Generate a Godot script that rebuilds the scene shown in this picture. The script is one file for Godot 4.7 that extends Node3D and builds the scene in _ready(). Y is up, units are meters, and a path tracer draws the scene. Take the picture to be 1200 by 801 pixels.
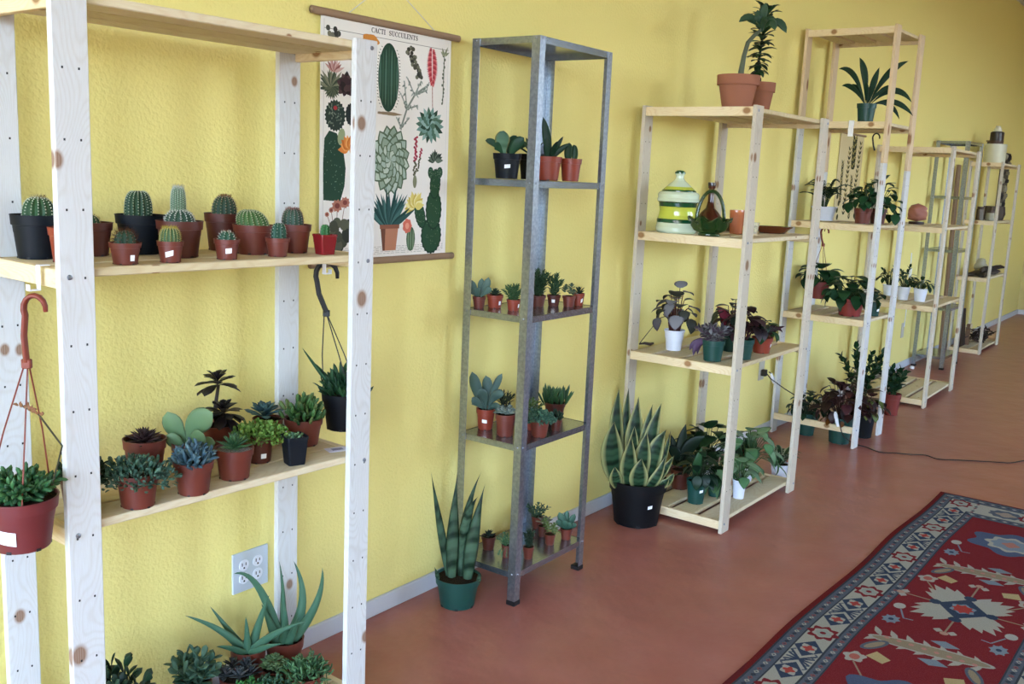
extends Node3D
# A plant shop's side wall: four wooden and two steel shelf units with potted plants, a botanical chart and a runner rug.
# x runs along the yellow wall away from the camera, y is up, z comes out of the wall. Units are metres.

class Mb:
	var v := PackedVector3Array()
	var n := PackedVector3Array()
	var c := PackedColorArray()
	var uv := PackedVector2Array()
	var ix := PackedInt32Array()

	func poly(pts: Array, out: Vector3, col := Color.WHITE, uvs := []) -> void:
		var a: Vector3 = pts[0]
		var b: Vector3 = pts[1]
		var d: Vector3 = pts[2]
		var nn := (d - a).cross(b - a)
		var flip := nn.dot(out) < 0.0
		if flip:
			nn = -nn
		nn = nn.normalized()
		var s := v.size()
		for i in pts.size():
			v.append(pts[i]); n.append(nn); c.append(col)
			uv.append(uvs[i] if uvs.size() > i else Vector2.ZERO)
		for i in range(1, pts.size() - 1):
			if flip:
				ix.append_array([s, s + i + 1, s + i])
			else:
				ix.append_array([s, s + i, s + i + 1])

	# rows of points; outward is across x along (see tube): the strip (i,j),(i+1,j),(i,j+1) faces out
	func grid(rows: Array, closed: bool, cols = Color.WHITE, uvs = null) -> void:
		var m: int = rows[0].size()
		var k := rows.size()
		var s := v.size()
		for i in k:
			var r: PackedVector3Array = rows[i]
			for j in m:
				v.append(r[j]); n.append(Vector3.ZERO)
				c.append(cols if cols is Color else (cols[i] if cols[i] is Color else cols[i][j]))
				uv.append(uvs[i][j] if uvs != null else Vector2(float(j) / m, float(i) / k))
		for i in k - 1:
			for j in (m if closed else m - 1):
				var j2 := (j + 1) % m
				tri(s + i * m + j, s + (i + 1) * m + j, s + i * m + j2)
				tri(s + (i + 1) * m + j, s + (i + 1) * m + j2, s + i * m + j2)
		for i in range(s, v.size()):
			n[i] = n[i].normalized() if n[i].length_squared() > 1e-20 else Vector3.UP

	func tri(a: int, b: int, d: int) -> void:
		var nn := (v[d] - v[a]).cross(v[b] - v[a])
		if nn.length_squared() < 1e-20:
			return
		n[a] += nn; n[b] += nn; n[d] += nn
		ix.append(a); ix.append(b); ix.append(d)

	func lathe(prof: Array, seg := 20, col = Color.WHITE, sharp := true) -> void:
		# prof: Vector2(r, y) from the underside outwards and up; with sharp, each band has its own edge
		if not sharp:
			var rows := []
			for q in prof:
				rows.append(ring(q, seg))
			grid(rows, true, col)
			return
		for i in prof.size() - 1:
			if prof[i].distance_to(prof[i + 1]) > 1e-6:
				grid([ring(prof[i], seg), ring(prof[i + 1], seg)], true, col if col is Color else col[i])

	func ring(q: Vector2, seg: int) -> PackedVector3Array:
		var r := PackedVector3Array()
		for j in seg:
			var a := TAU * j / seg
			r.append(Vector3(q.x * sin(a), q.y, q.x * cos(a)))
		return r

	func tube(path: Array, radii, sides := 6, col = Color.WHITE, squash := 1.0) -> void:
		var rows := []
		var u := Vector3.ZERO
		for i in path.size():
			var d: Vector3 = ((path[mini(i + 1, path.size() - 1)] as Vector3) - (path[maxi(i - 1, 0)] as Vector3)).normalized()
			if u == Vector3.ZERO:
				u = d.cross(Vector3.RIGHT if absf(d.x) < 0.8 else Vector3.FORWARD).normalized()
			u = (u - d * u.dot(d)).normalized()
			var w := d.cross(u)
			var rad: float = radii[i] if radii is Array else radii
			var r := PackedVector3Array()
			for j in sides:
				var a := TAU * j / sides
				r.append((path[i] as Vector3) + u * cos(a) * rad + w * sin(a) * rad * squash)
			if i == 0:
				rows.append(flat(path[0], sides))
			rows.append(r)
		rows.append(flat(path[-1], sides))
		grid(rows, true, col)

	func flat(p: Vector3, m: int) -> PackedVector3Array:
		var r := PackedVector3Array()
		r.resize(m)
		r.fill(p)
		return r

	func box(a: Vector3, b: Vector3, bev := 0.001, grain := 1, us := Vector2(1, 1), uo := Vector2.ZERO, col := Color.WHITE) -> void:
		var ctr := (a + b) * 0.5
		var h := (b - a).abs() * 0.5
		bev = minf(bev, minf(h.x, minf(h.y, h.z)) * 0.45)
		var P := func(sx: int, sy: int, sz: int, ax: int) -> Vector3:
			var q := Vector3(sx * (h.x - bev), sy * (h.y - bev), sz * (h.z - bev))
			q[ax] += bev * [sx, sy, sz][ax]
			return ctr + q
		var U := func(pts: Array, ax: int) -> Array:
			var o := []
			var g := grain
			var w := 3 - grain - ax if ax != grain else (grain + 1) % 3
			if ax == grain:
				g = (grain + 2) % 3
			for p in pts:
				o.append(Vector2((p[w] - a[w]) * us.x, (p[g] - a[g]) * us.y) + uo)
			return o
		for ax in 3:
			var e := (ax + 1) % 3
			var f := (ax + 2) % 3
			for s in [-1, 1]:
				var pts := []
				for q in [[-1, -1], [1, -1], [1, 1], [-1, 1]]:
					var sg := [0, 0, 0]
					sg[ax] = s; sg[e] = q[0]; sg[f] = q[1]
					pts.append(P.call(sg[0], sg[1], sg[2], ax))
				var out := Vector3.ZERO
				out[ax] = s
				poly(pts, out, col, U.call(pts, ax))
			# edges that run along ax join the faces e and f
			for s in [-1, 1]:
				for s2 in [-1, 1]:
					var A := [0, 0, 0]
					A[e] = s; A[f] = s2; A[ax] = -1
					var B := A.duplicate()
					B[ax] = 1
					var pts := [P.call(A[0], A[1], A[2], e), P.call(B[0], B[1], B[2], e), P.call(B[0], B[1], B[2], f), P.call(A[0], A[1], A[2], f)]
					var out := Vector3.ZERO
					out[e] = s; out[f] = s2
					poly(pts, out, col, U.call(pts, e))
		for sx in [-1, 1]:
			for sy in [-1, 1]:
				for sz in [-1, 1]:
					poly([P.call(sx, sy, sz, 0), P.call(sx, sy, sz, 1), P.call(sx, sy, sz, 2)], Vector3(sx, sy, sz), col)

	func add(o: Mb, x := Transform3D.IDENTITY, tint := Color.WHITE) -> void:
		var s := v.size()
		v.append_array(x * o.v)
		var nb := Transform3D(x.basis.orthonormalized(), Vector3.ZERO)
		n.append_array(nb * o.n)
		uv.append_array(o.uv)
		if tint == Color.WHITE:
			c.append_array(o.c)
		else:
			for q in o.c:
				c.append(q * tint)
		for i in o.ix:
			ix.append(s + i)

	func mesh() -> ArrayMesh:
		var a := []
		a.resize(Mesh.ARRAY_MAX)
		a[Mesh.ARRAY_VERTEX] = v
		a[Mesh.ARRAY_NORMAL] = n
		a[Mesh.ARRAY_COLOR] = c
		a[Mesh.ARRAY_TEX_UV] = uv
		a[Mesh.ARRAY_INDEX] = ix
		var m := ArrayMesh.new()
		m.add_surface_from_arrays(Mesh.PRIMITIVE_TRIANGLES, a)
		return m

# ---------------------------------------------------------------- small helpers
var rng := RandomNumberGenerator.new()
var taken := {}
const V := -0.9386   # pots are turned to face the shop floor on the window side

func K(hex: String) -> Color:
	return Color.html(hex).srgb_to_linear()

func numbered(called: String) -> String:
	if not taken.has(called):
		taken[called] = 0
		return called
	taken[called] += 1
	return "%s_%03d" % [called, taken[called]]

func tag(o: Node3D, label: String, category: String, group := "") -> Node3D:
	o.set_meta("label", label)
	o.set_meta("category", category)
	if group != "":
		o.set_meta("group", group)
	return o

func thing(called: String, label: String, category: String, at := Vector3.ZERO, turn := 0.0, group := "") -> Node3D:
	var o := Node3D.new()
	o.name = numbered(called)
	add_child(o)
	o.position = at
	o.rotation.y = turn
	return tag(o, label, category, group)

func part(parent: Node3D, called: String, m, mat: Material, x := Transform3D.IDENTITY, stuff := false) -> MeshInstance3D:
	var o := MeshInstance3D.new()
	o.mesh = m.mesh() if m is Mb else m
	o.material_override = mat
	o.transform = x
	if parent == self:
		o.name = numbered(called)
		add_child(o)
	else:
		var seen: Dictionary = parent.get_meta("_n", {})
		o.name = called if not seen.has(called) else "%s_%03d" % [called, seen[called]]
		seen[called] = seen.get(called, 0) + 1
		parent.set_meta("_n", seen)
		parent.add_child(o)
	if stuff:
		o.set_meta("kind", "stuff")
	return o

func struct(called: String, m: Mb, mat: Material) -> MeshInstance3D:
	var o := part(self, called, m, mat)
	o.set_meta("kind", "structure")
	return o

func at(x: float, y: float, z: float) -> Transform3D:
	return Transform3D(Basis.IDENTITY, Vector3(x, y, z))

func aim(dir: Vector3, roll: float, pos: Vector3, s := 1.0) -> Transform3D:
	var y := dir.normalized()
	var x := y.cross(Vector3.UP if absf(y.y) < 0.95 else Vector3.RIGHT).normalized().rotated(y, roll)
	return Transform3D(Basis(x, y, x.cross(y)).scaled_local(Vector3(s, s, s)), pos)

func spin(az: float, tilt: float, pos: Vector3, s := 1.0) -> Transform3D:
	return Transform3D((Basis(Vector3.UP, az) * Basis(Vector3.RIGHT, tilt)).scaled_local(Vector3(s, s, s)), pos)

func jit(a: float) -> float:
	return rng.randf_range(-a, a)

# ---------------------------------------------------------------- leaves
func pw(kind: int, t: float) -> float:
	match kind:
		0: return pow(maxf(sin(PI * (0.12 + 0.88 * t)), 0.0), 0.9)              # lance
		1: return pow(maxf(1.0 - t, 0.0), 0.72)                                # tapering from a broad base
		2: return pow(maxf(sin(PI * pow(t * 0.97 + 0.03, 1.7)), 0.0), 0.6)      # paddle, widest past the middle
		3: return pow(maxf(sin(PI * pow(t * 0.98 + 0.02, 0.6)), 0.0), 0.8)      # heart, widest near the stalk
		4: return sqrt(maxf(1.0 - pow(absf(2.0 * t - 1.0), 3.5), 0.0))          # finger
		5: return minf(1.0, 0.5 + 1.1 * t) * pow(maxf(1.0 - pow(t, 3.2), 0.0), 0.8)  # sword
		6: return sqrt(maxf(1.0 - pow(2.0 * t - 1.0, 2.0), 0.0))                # disc
		7: return pow(maxf(sin(PI * (0.2 + 0.8 * t)), 0.0), 1.1)                # broad, sharp-tipped
		8: return pow(maxf(sin(PI * (0.27 + 0.73 * t)), 0.0), 1.6)             # long, needle-tipped
		9: return pow(maxf(sin(PI * pow(t * 0.98 + 0.02, 1.35)), 0.0), 0.95)     # strap, widest past the middle, pointed
	return 1.0

# a leaf along a quadratic curve: w and th are half width and half thickness; cA the middle, cE the margin, cT the tip
func blade(mb: Mb, p0: Vector3, p1: Vector3, p2: Vector3, hint: Vector3, w: float, th: float, kind: int, cA: Color, cE: Color, cT: Color, n := 7, m := 6, fold := 0.0, band := 0.0) -> void:
	var rows := []
	var cols := []
	var seed_ := rng.randf() * 50.0
	for i in n + 1:
		var t := float(i) / n
		var p := p0.lerp(p1, t).lerp(p1.lerp(p2, t), t)
		var d := (p1 - p0).lerp(p2 - p1, t).normalized()
		var a := hint.cross(d)
		a = a.normalized() if a.length() > 1e-4 else Vector3.RIGHT
		var nn := d.cross(a)
		var k := pw(kind, t)
		var r := PackedVector3Array()
		var cc := PackedColorArray()
		for j in m:
			var g := TAU * j / m
			var s := absf(cos(g))
			r.append(p + a * cos(g) * w * k - nn * (sin(g) * th * maxf(k, 0.15 if t < 0.98 else 0.0) - fold * s * w * k))
			var q := cA.lerp(cT, pow(t, 3.0))
			if band > 0.0:
				var b := sin(t * n * 1.35 + seed_ + sin(j * 2.1 + seed_) * 0.9) * 0.5 + sin(t * n * 0.61 + seed_ * 3.0) * 0.5
				q = q.lerp(cT, clampf(b * band + band * 0.35, 0.0, 1.0))
			cc.append(cE if s > (0.8 if m > 10 else 0.87) else q)
		rows.append(r)
		cols.append(cc)
	mb.grid(rows, true, cols)

func leaf(l: float, w: float, th: float, bend: float, kind: int, cA: Color, cE: Color, cT: Color, fold := 0.0, n := 6, m := 6) -> Mb:
	var mb := Mb.new()
	blade(mb, Vector3.ZERO, Vector3(0, l * 0.55, 0), Vector3(0, l * (0.55 + 0.45 * cos(bend)), l * 0.45 * sin(bend)), Vector3(0, 0, -1), w, th, kind, cA, cE, cT, n, m, fold)
	return mb

func shades(l: float, w: float, th: float, bend: float, kind: int, hexes: Array, fold := 0.0, n := 5, m := 6) -> Array:
	var o := []
	for h in hexes:
		var c := K(h)
		o.append(leaf(l * rng.randf_range(0.9, 1.1), w, th, bend, kind, c, c, c.lightened(0.06), fold, n, m))
	return o

# leaves over a dome, pointing outwards; merged, or each one a part
func dome(t: Node3D, cnt: int, y0: float, rx: float, ry: float, ls: Array, mat: Material, up := 0.4, smin := 0.75, smax := 1.1, ctr := Vector3.ZERO, each := "", inner := 0.45) -> void:
	var mb := Mb.new()
	var ms := []
	if each != "":
		for l in ls:
			ms.append(l.mesh())
	for i in cnt:
		var az := i * 2.39996 + jit(0.3)
		var e := asin(clampf((i + 0.5) / cnt * 1.02 - 0.02, -0.2, 1.0))
		var d := Vector3(cos(e) * cos(az), sin(e), cos(e) * sin(az))
		var k := rng.randf_range(inner, 1.0)
		var p := ctr + Vector3(d.x * rx * k, y0 + d.y * ry * k, d.z * rx * k)
		var dir := d + Vector3(jit(0.45), up + jit(0.3), jit(0.45))
		var x := aim(dir, rng.randf() * TAU, p, rng.randf_range(smin, smax))
		if each != "":
			part(t, each, ms[i % ms.size()], mat, x)
		else:
			mb.add(ls[i % ls.size()], x)
	if each == "":
		part(t, "foliage", mb, mat, Transform3D.IDENTITY, true)

func rosette(t: Node3D, cnt: int, y0: float, ls: Array, mat: Material, t0 := 0.15, t1 := 1.4, s0 := 0.45, s1 := 1.0, ctr := Vector3.ZERO, called := "rosette", each := false, dy := 0.012) -> void:
	var mb := Mb.new()
	for i in cnt:
		var f := float(i) / maxf(cnt - 1, 1)
		var x := spin(i * 2.39996 + jit(0.1), lerpf(t0, t1, f) + jit(0.06), ctr + Vector3(0, y0 + (1.0 - f) * dy, 0), lerpf(s0, s1, f))
		if each:
			part(t, "leaf", ls[i % ls.size()], mat, x)
		else:
			mb.add(ls[i % ls.size()], x)
	if not each:
		part(t, called, mb, mat, Transform3D.IDENTITY, true)

# a bundle of stems with leaves up each one
func stems(t: Node3D, cnt: int, y0: float, h: float, spread: float, per: int, ls: Array, mat: Material, stem_c: Color, each := "", sr := 0.002, tilt := 0.9, ctr := Vector3.ZERO, s0 := 0.6, s1 := 1.0, low := 0.15) -> void:
	var sm := Mb.new()
	var mb := Mb.new()
	var ms := []
	if each != "":
		for l in ls:
			ms.append(l.mesh())
	for k in cnt:
		var az := k * 2.39996 + jit(0.4)
		var rr := spread * (0.35 + 0.65 * float(k) / maxf(cnt - 1, 1))
		var o := Vector3(cos(az), 0, sin(az))
		var p0 := ctr + o * rr * 0.25 + Vector3(0, y0 - 0.01, 0)
		var hh := h * rng.randf_range(0.75, 1.0) * (1.0 - 0.3 * rr / maxf(spread, 0.001))
		var p2 := ctr + o * rr + Vector3(0, y0 + hh, 0)
		var p1 := ctr + o * rr * 0.35 + Vector3(0, y0 + hh * 0.6, 0)
		var path := []
		for i in 6:
			var q := i / 5.0
			path.append(p0.lerp(p1, q).lerp(p1.lerp(p2, q), q))
		sm.tube(path, sr, 5, stem_c)
		for i in per:
			var q := lerpf(low, 1.0, (i + 0.5) / per)
			var p := p0.lerp(p1, q).lerp(p1.lerp(p2, q), q)
			var ax := (p1 - p0).lerp(p2 - p1, q).normalized()
			var side := ax.cross(Vector3.RIGHT if absf(ax.x) < 0.8 else Vector3.FORWARD).normalized().rotated(ax, i * 2.39996 + k)
			var tl := tilt * lerpf(1.15, 0.35, q)
			var x := aim(ax * cos(tl) + side * sin(tl), jit(0.3), p, lerpf(s0, s1, sin(PI * (0.2 + 0.7 * q))))
			# the upper face looks back at the stem
			var yy := x.basis.y.normalized()
			var zz := (side * cos(tl) - ax * sin(tl)).normalized()
			var sc := x.basis.y.length()
			x.basis = Basis(yy.cross(zz), yy, zz).scaled_local(Vector3(sc, sc, sc))
			if each != "":
				part(t, each, ms[(i + k) % ms.size()], mat, x)
			else:
				mb.add(ls[(i + k) % ls.size()], x)
	part(t, "stem", sm, M.leaf, Transform3D.IDENTITY, cnt > 1)
	if each == "":
		part(t, "foliage", mb, mat, Transform3D.IDENTITY, true)

# single leaves given by base, control and tip points (in units of s metres), each a part
func blades(t: Node3D, s: float, y0: float, rows: Array, mat: Material, kind: int, th: float, cA: Color, cE: Color, cT: Color, n := 10, m := 6, fold := 0.0, band := 0.0, called := "leaf") -> void:
	for r in rows:
		var mb := Mb.new()
		var o := Vector3(0, y0, 0)
		var p0: Vector3 = o + r[0] * s
		var p2: Vector3 = o + r[1] * s
		var p1: Vector3 = o + r[2] * s if r.size() > 4 else p0.lerp(p2, 0.55) + (Vector3(p0.x, p2.y, p0.z) - p0.lerp(p2, 0.55)) * 0.25
		var hint := Vector3(0, 0, -1) if r.size() <= 5 else (r[5] as Vector3)
		var w: float = r[3] * s
		blade(mb, p0, p1, p2, hint, w, minf(th, w * 0.8), kind, cA, cE, cT, n, m, fold, band)
		part(t, called, mb, mat)

# ---------------------------------------------------------------- pots
func pot(t: Node3D, kind: String, r: float, h: float, mat: Material, soil: Material = null, fill := 0.9) -> float:
	var mb := Mb.new()
	var w := 0.0022
	var q: Array
	match kind:
		"clay":
			q = [Vector2(0, 0), Vector2(r * 0.66, 0), Vector2(r * 0.9, h * 0.72), Vector2(r, h * 0.72), Vector2(r * 1.02, h), Vector2(r * 0.92, h), Vector2(r * 0.86, h * 0.75)]
		"white":
			q = [Vector2(0, 0), Vector2(r * 0.72, 0), Vector2(r * 0.73, h * 0.04), Vector2(r * 0.82, h * 0.5), Vector2(r * 0.84, h * 0.52), Vector2(r * 0.93, h * 0.9), Vector2(r, h * 0.91), Vector2(r, h), Vector2(r - w, h), Vector2(r * 0.88, h * 0.6)]
		"square":
			var rows := []
			for e in [[0.0, 0.0], [0.74, 0.0], [0.76, 0.004], [0.96, h * 0.9], [1.0, h * 0.9], [1.0, h], [0.95, h], [0.9, h * 0.6]]:
				rows.append(rounded_square(r * e[0], e[1]))
			for i in rows.size() - 1:
				mb.grid([rows[i], rows[i + 1]], true)
			part(t, "pot", mb, mat)
			var sq := Mb.new()
			sq.grid([rounded_square(r * 0.93, h * fill), rounded_square(0.0, h * fill + 0.002)], true)
			part(t, "soil", sq, soil if soil else M.soil)
			return h * fill
		_:
			q = [Vector2(0, 0.0015), Vector2(r * 0.72, 0.0), Vector2(r * 0.75, 0.002), Vector2(r * 0.9, h * 0.76), Vector2(r * 0.97, h * 0.77), Vector2(r, h * 0.985), Vector2(r * 1.015, h * 0.985), Vector2(r * 1.015, h), Vector2(r - w, h), Vector2(r * 0.88, h * 0.6)]
	mb.lathe(q, 28)
	var p := part(t, "pot", mb, mat)
	if kind == "nursery":
		var holes := Mb.new()
		for i in 6:
			var a := i * TAU / 6.0
			var hb := Mb.new()
			hb.box(Vector3(-r * 0.07, 0.0003, -0.001), Vector3(r * 0.07, r * 0.09, 0.0008), 0.0004)
			holes.add(hb, Transform3D(Basis(Vector3.UP, a), Vector3(sin(a), 0, cos(a)) * r * 0.755))
		part(p, "drain_notches", holes, M.black, Transform3D.IDENTITY, true)
	var yy := h * fill
	var sd := Mb.new()
	var rows2 := []
	for k in 4:
		var pr := PackedVector3Array()
		for j in 18:
			var rr := r * lerpf(0.97 if kind == "clay" else 0.955, 0.0, k / 3.0) * (0.9 if kind == "clay" else 1.0)
			pr.append(Vector3(rr * sin(TAU * j / 18.0), yy + (jit(0.0015) if k < 3 else 0.0) + 0.002 * k, rr * cos(TAU * j / 18.0)))
		rows2.append(pr)
	sd.grid(rows2, true)
	part(t, "soil", sd, soil if soil else M.soil)
	return yy

func rounded_square(half: float, y: float) -> PackedVector3Array:
	var r := PackedVector3Array()
	var k := half * 0.25
	for q in 4:
		for j in 4:
			var a := (q + j / 3.0) * PI / 2
			var ctr := Vector2(half - k, half - k).rotated(q * PI / 2)
			var d := Vector2(cos(a), sin(a)) * k
			# run with the lathe: x = sin, z = cos
			r.append(Vector3(ctr.y + d.y, y, ctr.x + d.x))
	return r

# a small price label that follows the pot's wall
func sticker(t: Node3D, r: float, h: float, y: float, ang: float, w := 0.018, hh := 0.011, tilt := 0.0) -> void:
	var mb := Mb.new()
	var rows := []
	for i in 2:
		var yy := y + (i - 0.5) * hh
		var rr := r * (0.75 + 0.15 * clampf(yy / (h * 0.76), 0.0, 1.0)) + 0.0014
		if yy > h * 0.76:
			rr = r * 1.0 + 0.0014
		var p := PackedVector3Array()
		for j in 5:
			var a := ang + (j / 4.0 - 0.5) * w / r
			p.append(Vector3(rr * sin(a), yy + tilt * (j / 4.0 - 0.5) * w, rr * cos(a)))
		rows.append(p)
	mb.grid(rows, false)
	part(t, "price_label", mb, M.paper).set_meta("label", "white price label")

# ---------------------------------------------------------------- cacti
func cactus(t: Node3D, y0: float, r: float, h: float, ribs: int, col: String, spine: String, slen: float, rows_n := 7, depth := 0.14, per := 4, ctr := Vector3.ZERO, called := "cactus_body", lean := Vector3.ZERO, tuft := "", square := 0.75, top_only := false) -> void:
	var mb := Mb.new()
	var seg := ribs * 6
	var rows := []
	var f0 := -0.55
	var P := func(f: float, a: float, push: float) -> Vector3:
		var yy := (sin(f) - sin(f0)) / (1.0 - sin(f0))
		var rr := r * pow(maxf(cos(f), 0.0), square)
		var rib := 1.0 - depth * pow(absf(sin(a * ribs * 0.5)), 0.8)
		var q := Vector3(rr * rib * sin(a), y0 + yy * h, rr * rib * cos(a)) + ctr + lean * yy
		return q + (Vector3(sin(a) * cos(f), sin(f), cos(a) * cos(f))) * push
	for i in 15:
		var f := lerpf(f0, PI / 2, i / 14.0)
		var pr := PackedVector3Array()
		for j in seg:
			pr.append(P.call(f, TAU * j / seg, 0.0))
		rows.append(pr)
	mb.grid(rows, true, K(col))
	var body := part(t, called, mb, M.succ)
	var sp := Mb.new()
	var sc := K(spine)
	for k in ribs:
		var a := TAU * k / ribs
		for i in rows_n:
			var f := lerpf(f0 + 0.25, PI / 2 - 0.1, (i + 0.5 * (k % 2)) / rows_n)
			if top_only and f < 0.6:
				continue
			var b: Vector3 = P.call(f, a, 0.0)
			var d := Vector3(sin(a) * cos(f), sin(f), cos(a) * cos(f))
			sp.tube([b - d * 0.0004, b + d * r * 0.05], [r * 0.05, r * 0.03], 5, sc.lightened(0.3))
			for j in per:
				var dir := (d + Vector3(jit(0.8), jit(0.8) + 0.15, jit(0.8))).normalized()
				spike(sp, b, dir, slen * rng.randf_range(0.6, 1.1), r * 0.012 + 0.00018, sc)
	part(body, "spines", sp, M.plain, Transform3D.IDENTITY, true)
	if tuft != "":
		var tf := Mb.new()
		for i in 90:
			var a := rng.randf() * TAU
			var f := PI / 2 - rng.randf() * 0.5
			var b: Vector3 = P.call(f, a, 0.0)
			spike(tf, b, (Vector3(sin(a) * 0.6, 1.0, cos(a) * 0.6) + Vector3(jit(0.5), 0, jit(0.5))).normalized(), 0.006 + rng.randf() * 0.004, 0.0004, K(tuft))
		part(body, "wool_tuft", tf, M.plain, Transform3D.IDENTITY, true)

func spike(mb: Mb, b: Vector3, d: Vector3, l: float, w: float, col: Color) -> void:
	var u := d.cross(Vector3.UP if absf(d.y) < 0.9 else Vector3.RIGHT).normalized()
	var q := d.cross(u)
	var s := mb.v.size()
	for j in 3:
		var e := u * cos(TAU * j / 3.0) + q * sin(TAU * j / 3.0)
		mb.v.append(b + e * w); mb.n.append(e); mb.c.append(col); mb.uv.append(Vector2.ZERO)
	mb.v.append(b + d * l); mb.n.append(d); mb.c.append(col); mb.uv.append(Vector2.ZERO)
	for j in 3:
		mb.ix.append_array([s + j, s + 3, s + (j + 1) % 3])

func pot_plant(called: String, label: String, x: float, y: float, z: float, group := "", cat := "potted plant") -> Node3D:
	return thing(called, label, cat, Vector3(x, y, z), V, group)

# ---------------------------------------------------------------- materials
class Mats:
	var wall: Material; var floor: Material; var white: Material; var ceiling: Material; var far_wall: Material
	var leaf: Material; var gloss: Material; var succ: Material; var soil: Material; var gravel: Material; var plain: Material
	var black: Material; var paper: Material; var terra: Material; var orange_pot: Material; var black_pot: Material; var green_pot: Material
	var white_pot: Material; var clay: Material; var red_gloss: Material; var dark_pot: Material; var brown_pot: Material; var steel: Material; var steel_plate: Material; var bolt: Material
	var slat: Array; var posts: Array; var tan_posts: Array; var warm_post: Material; var rail: Material; var rod: Material; var red_hook: Material; var glass: Material
	var white_plastic: Material; var cord: Material; var bark: Material
var M := Mats.new()

func mat(hex: String, rough := 0.6, spec := 0.5, metal := 0.0) -> StandardMaterial3D:
	var m := StandardMaterial3D.new()
	m.albedo_color = Color.html(hex)
	m.roughness = rough
	m.metallic = metal
	m.metallic_specular = spec
	m.cull_mode = BaseMaterial3D.CULL_DISABLED
	return m

func vmat(rough: float, spec := 0.5) -> StandardMaterial3D:
	var m := mat("#ffffff", rough, spec)
	m.vertex_color_use_as_albedo = true
	return m

func noise(freq: float, oct := 3, sd := 1) -> FastNoiseLite:
	var f := FastNoiseLite.new()
	f.seed = sd
	f.noise_type = FastNoiseLite.TYPE_SIMPLEX_SMOOTH
	f.frequency = freq
	f.fractal_octaves = oct
	return f

func normal_tex(freq: float, size: int, strength: float, oct := 2, sd := 3) -> ImageTexture:
	var img := noise(freq, oct, sd).get_seamless_image(size, size)
	img.convert(Image.FORMAT_RGBA8)
	img.bump_map_to_normal_map(strength)
	return ImageTexture.create_from_image(img)

func tint_tex(freq: float, size: int, a: Color, b: Color, sd := 5, oct := 4) -> ImageTexture:
	var src := noise(freq, oct, sd).get_seamless_image(size, size)
	var img := Image.create_empty(size, size, false, Image.FORMAT_RGB8)
	for y in size:
		for x in size:
			img.set_pixel(x, y, a.lerp(b, src.get_pixel(x, y).r))
	return ImageTexture.create_from_image(img)

# sawn pine: v runs along the board; each knot is [u, v, radius in u]
func wood_tex(w: int, h: int, length_over_width: float, base: Color, dark: Color, knots: Array, sd: int, lines := 5.0) -> ImageTexture:
	var img := Image.create_empty(w, h, false, Image.FORMAT_RGB8)
	var wob := noise(0.9, 2, sd)
	var fine := noise(1.0, 3, sd + 9)
	var kc := dark.lerp(Color(0.42, 0.24, 0.13), 0.75)
	for y in h:
		var v := float(y) / h
		var lv := v * length_over_width
		for x in w:
			var u := float(x) / w
			var uu := u
			var kn := 0.0
			var ring_ := 0.0
			for k in knots:
				var du: float = u - k[0]
				var dv: float = (v - k[1]) * length_over_width * 0.75
				var d := sqrt(du * du + dv * dv)
				var r: float = k[2]
				if d < r * 7.0:
					uu += signf(du) * r * 0.9 * exp(-d * d / (r * r * 5.0)) * (1.0 if absf(du) > 0.01 else 0.0)
					kn = maxf(kn, 1.0 - smoothstep(r * 0.8, r * 1.1, d))
					ring_ = maxf(ring_, exp(-pow((d - r * 1.05) / (r * 0.25), 2.0)))
			var g := wob.get_noise_2d(uu * 0.6, lv * 0.16) * 1.5 + uu
			var s := sin(g * lines * TAU) * 0.5 + 0.5
			var f := fine.get_noise_2d(uu * 46.0, lv * 1.5) * 0.5 + 0.5
			var q := base.lerp(dark, clampf(pow(s, 3.0) * 0.2 + (f - 0.5) * 0.35 + 0.08, 0.0, 1.0))
			if kn > 0.0:
				q = q.lerp(kc.lerp(dark, 0.35 * (sin(u * 90.0) * 0.5 + 0.5)), kn * 0.85)
			q = q.lerp(kc, ring_ * 0.35)
			img.set_pixel(x, y, q)
	img.generate_mipmaps()
	return ImageTexture.create_from_image(img)

func wood_mat(t: Texture2D, rough := 0.7) -> StandardMaterial3D:
	var m := mat("#ffffff", rough, 0.35)
	m.albedo_texture = t
	return m

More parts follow.
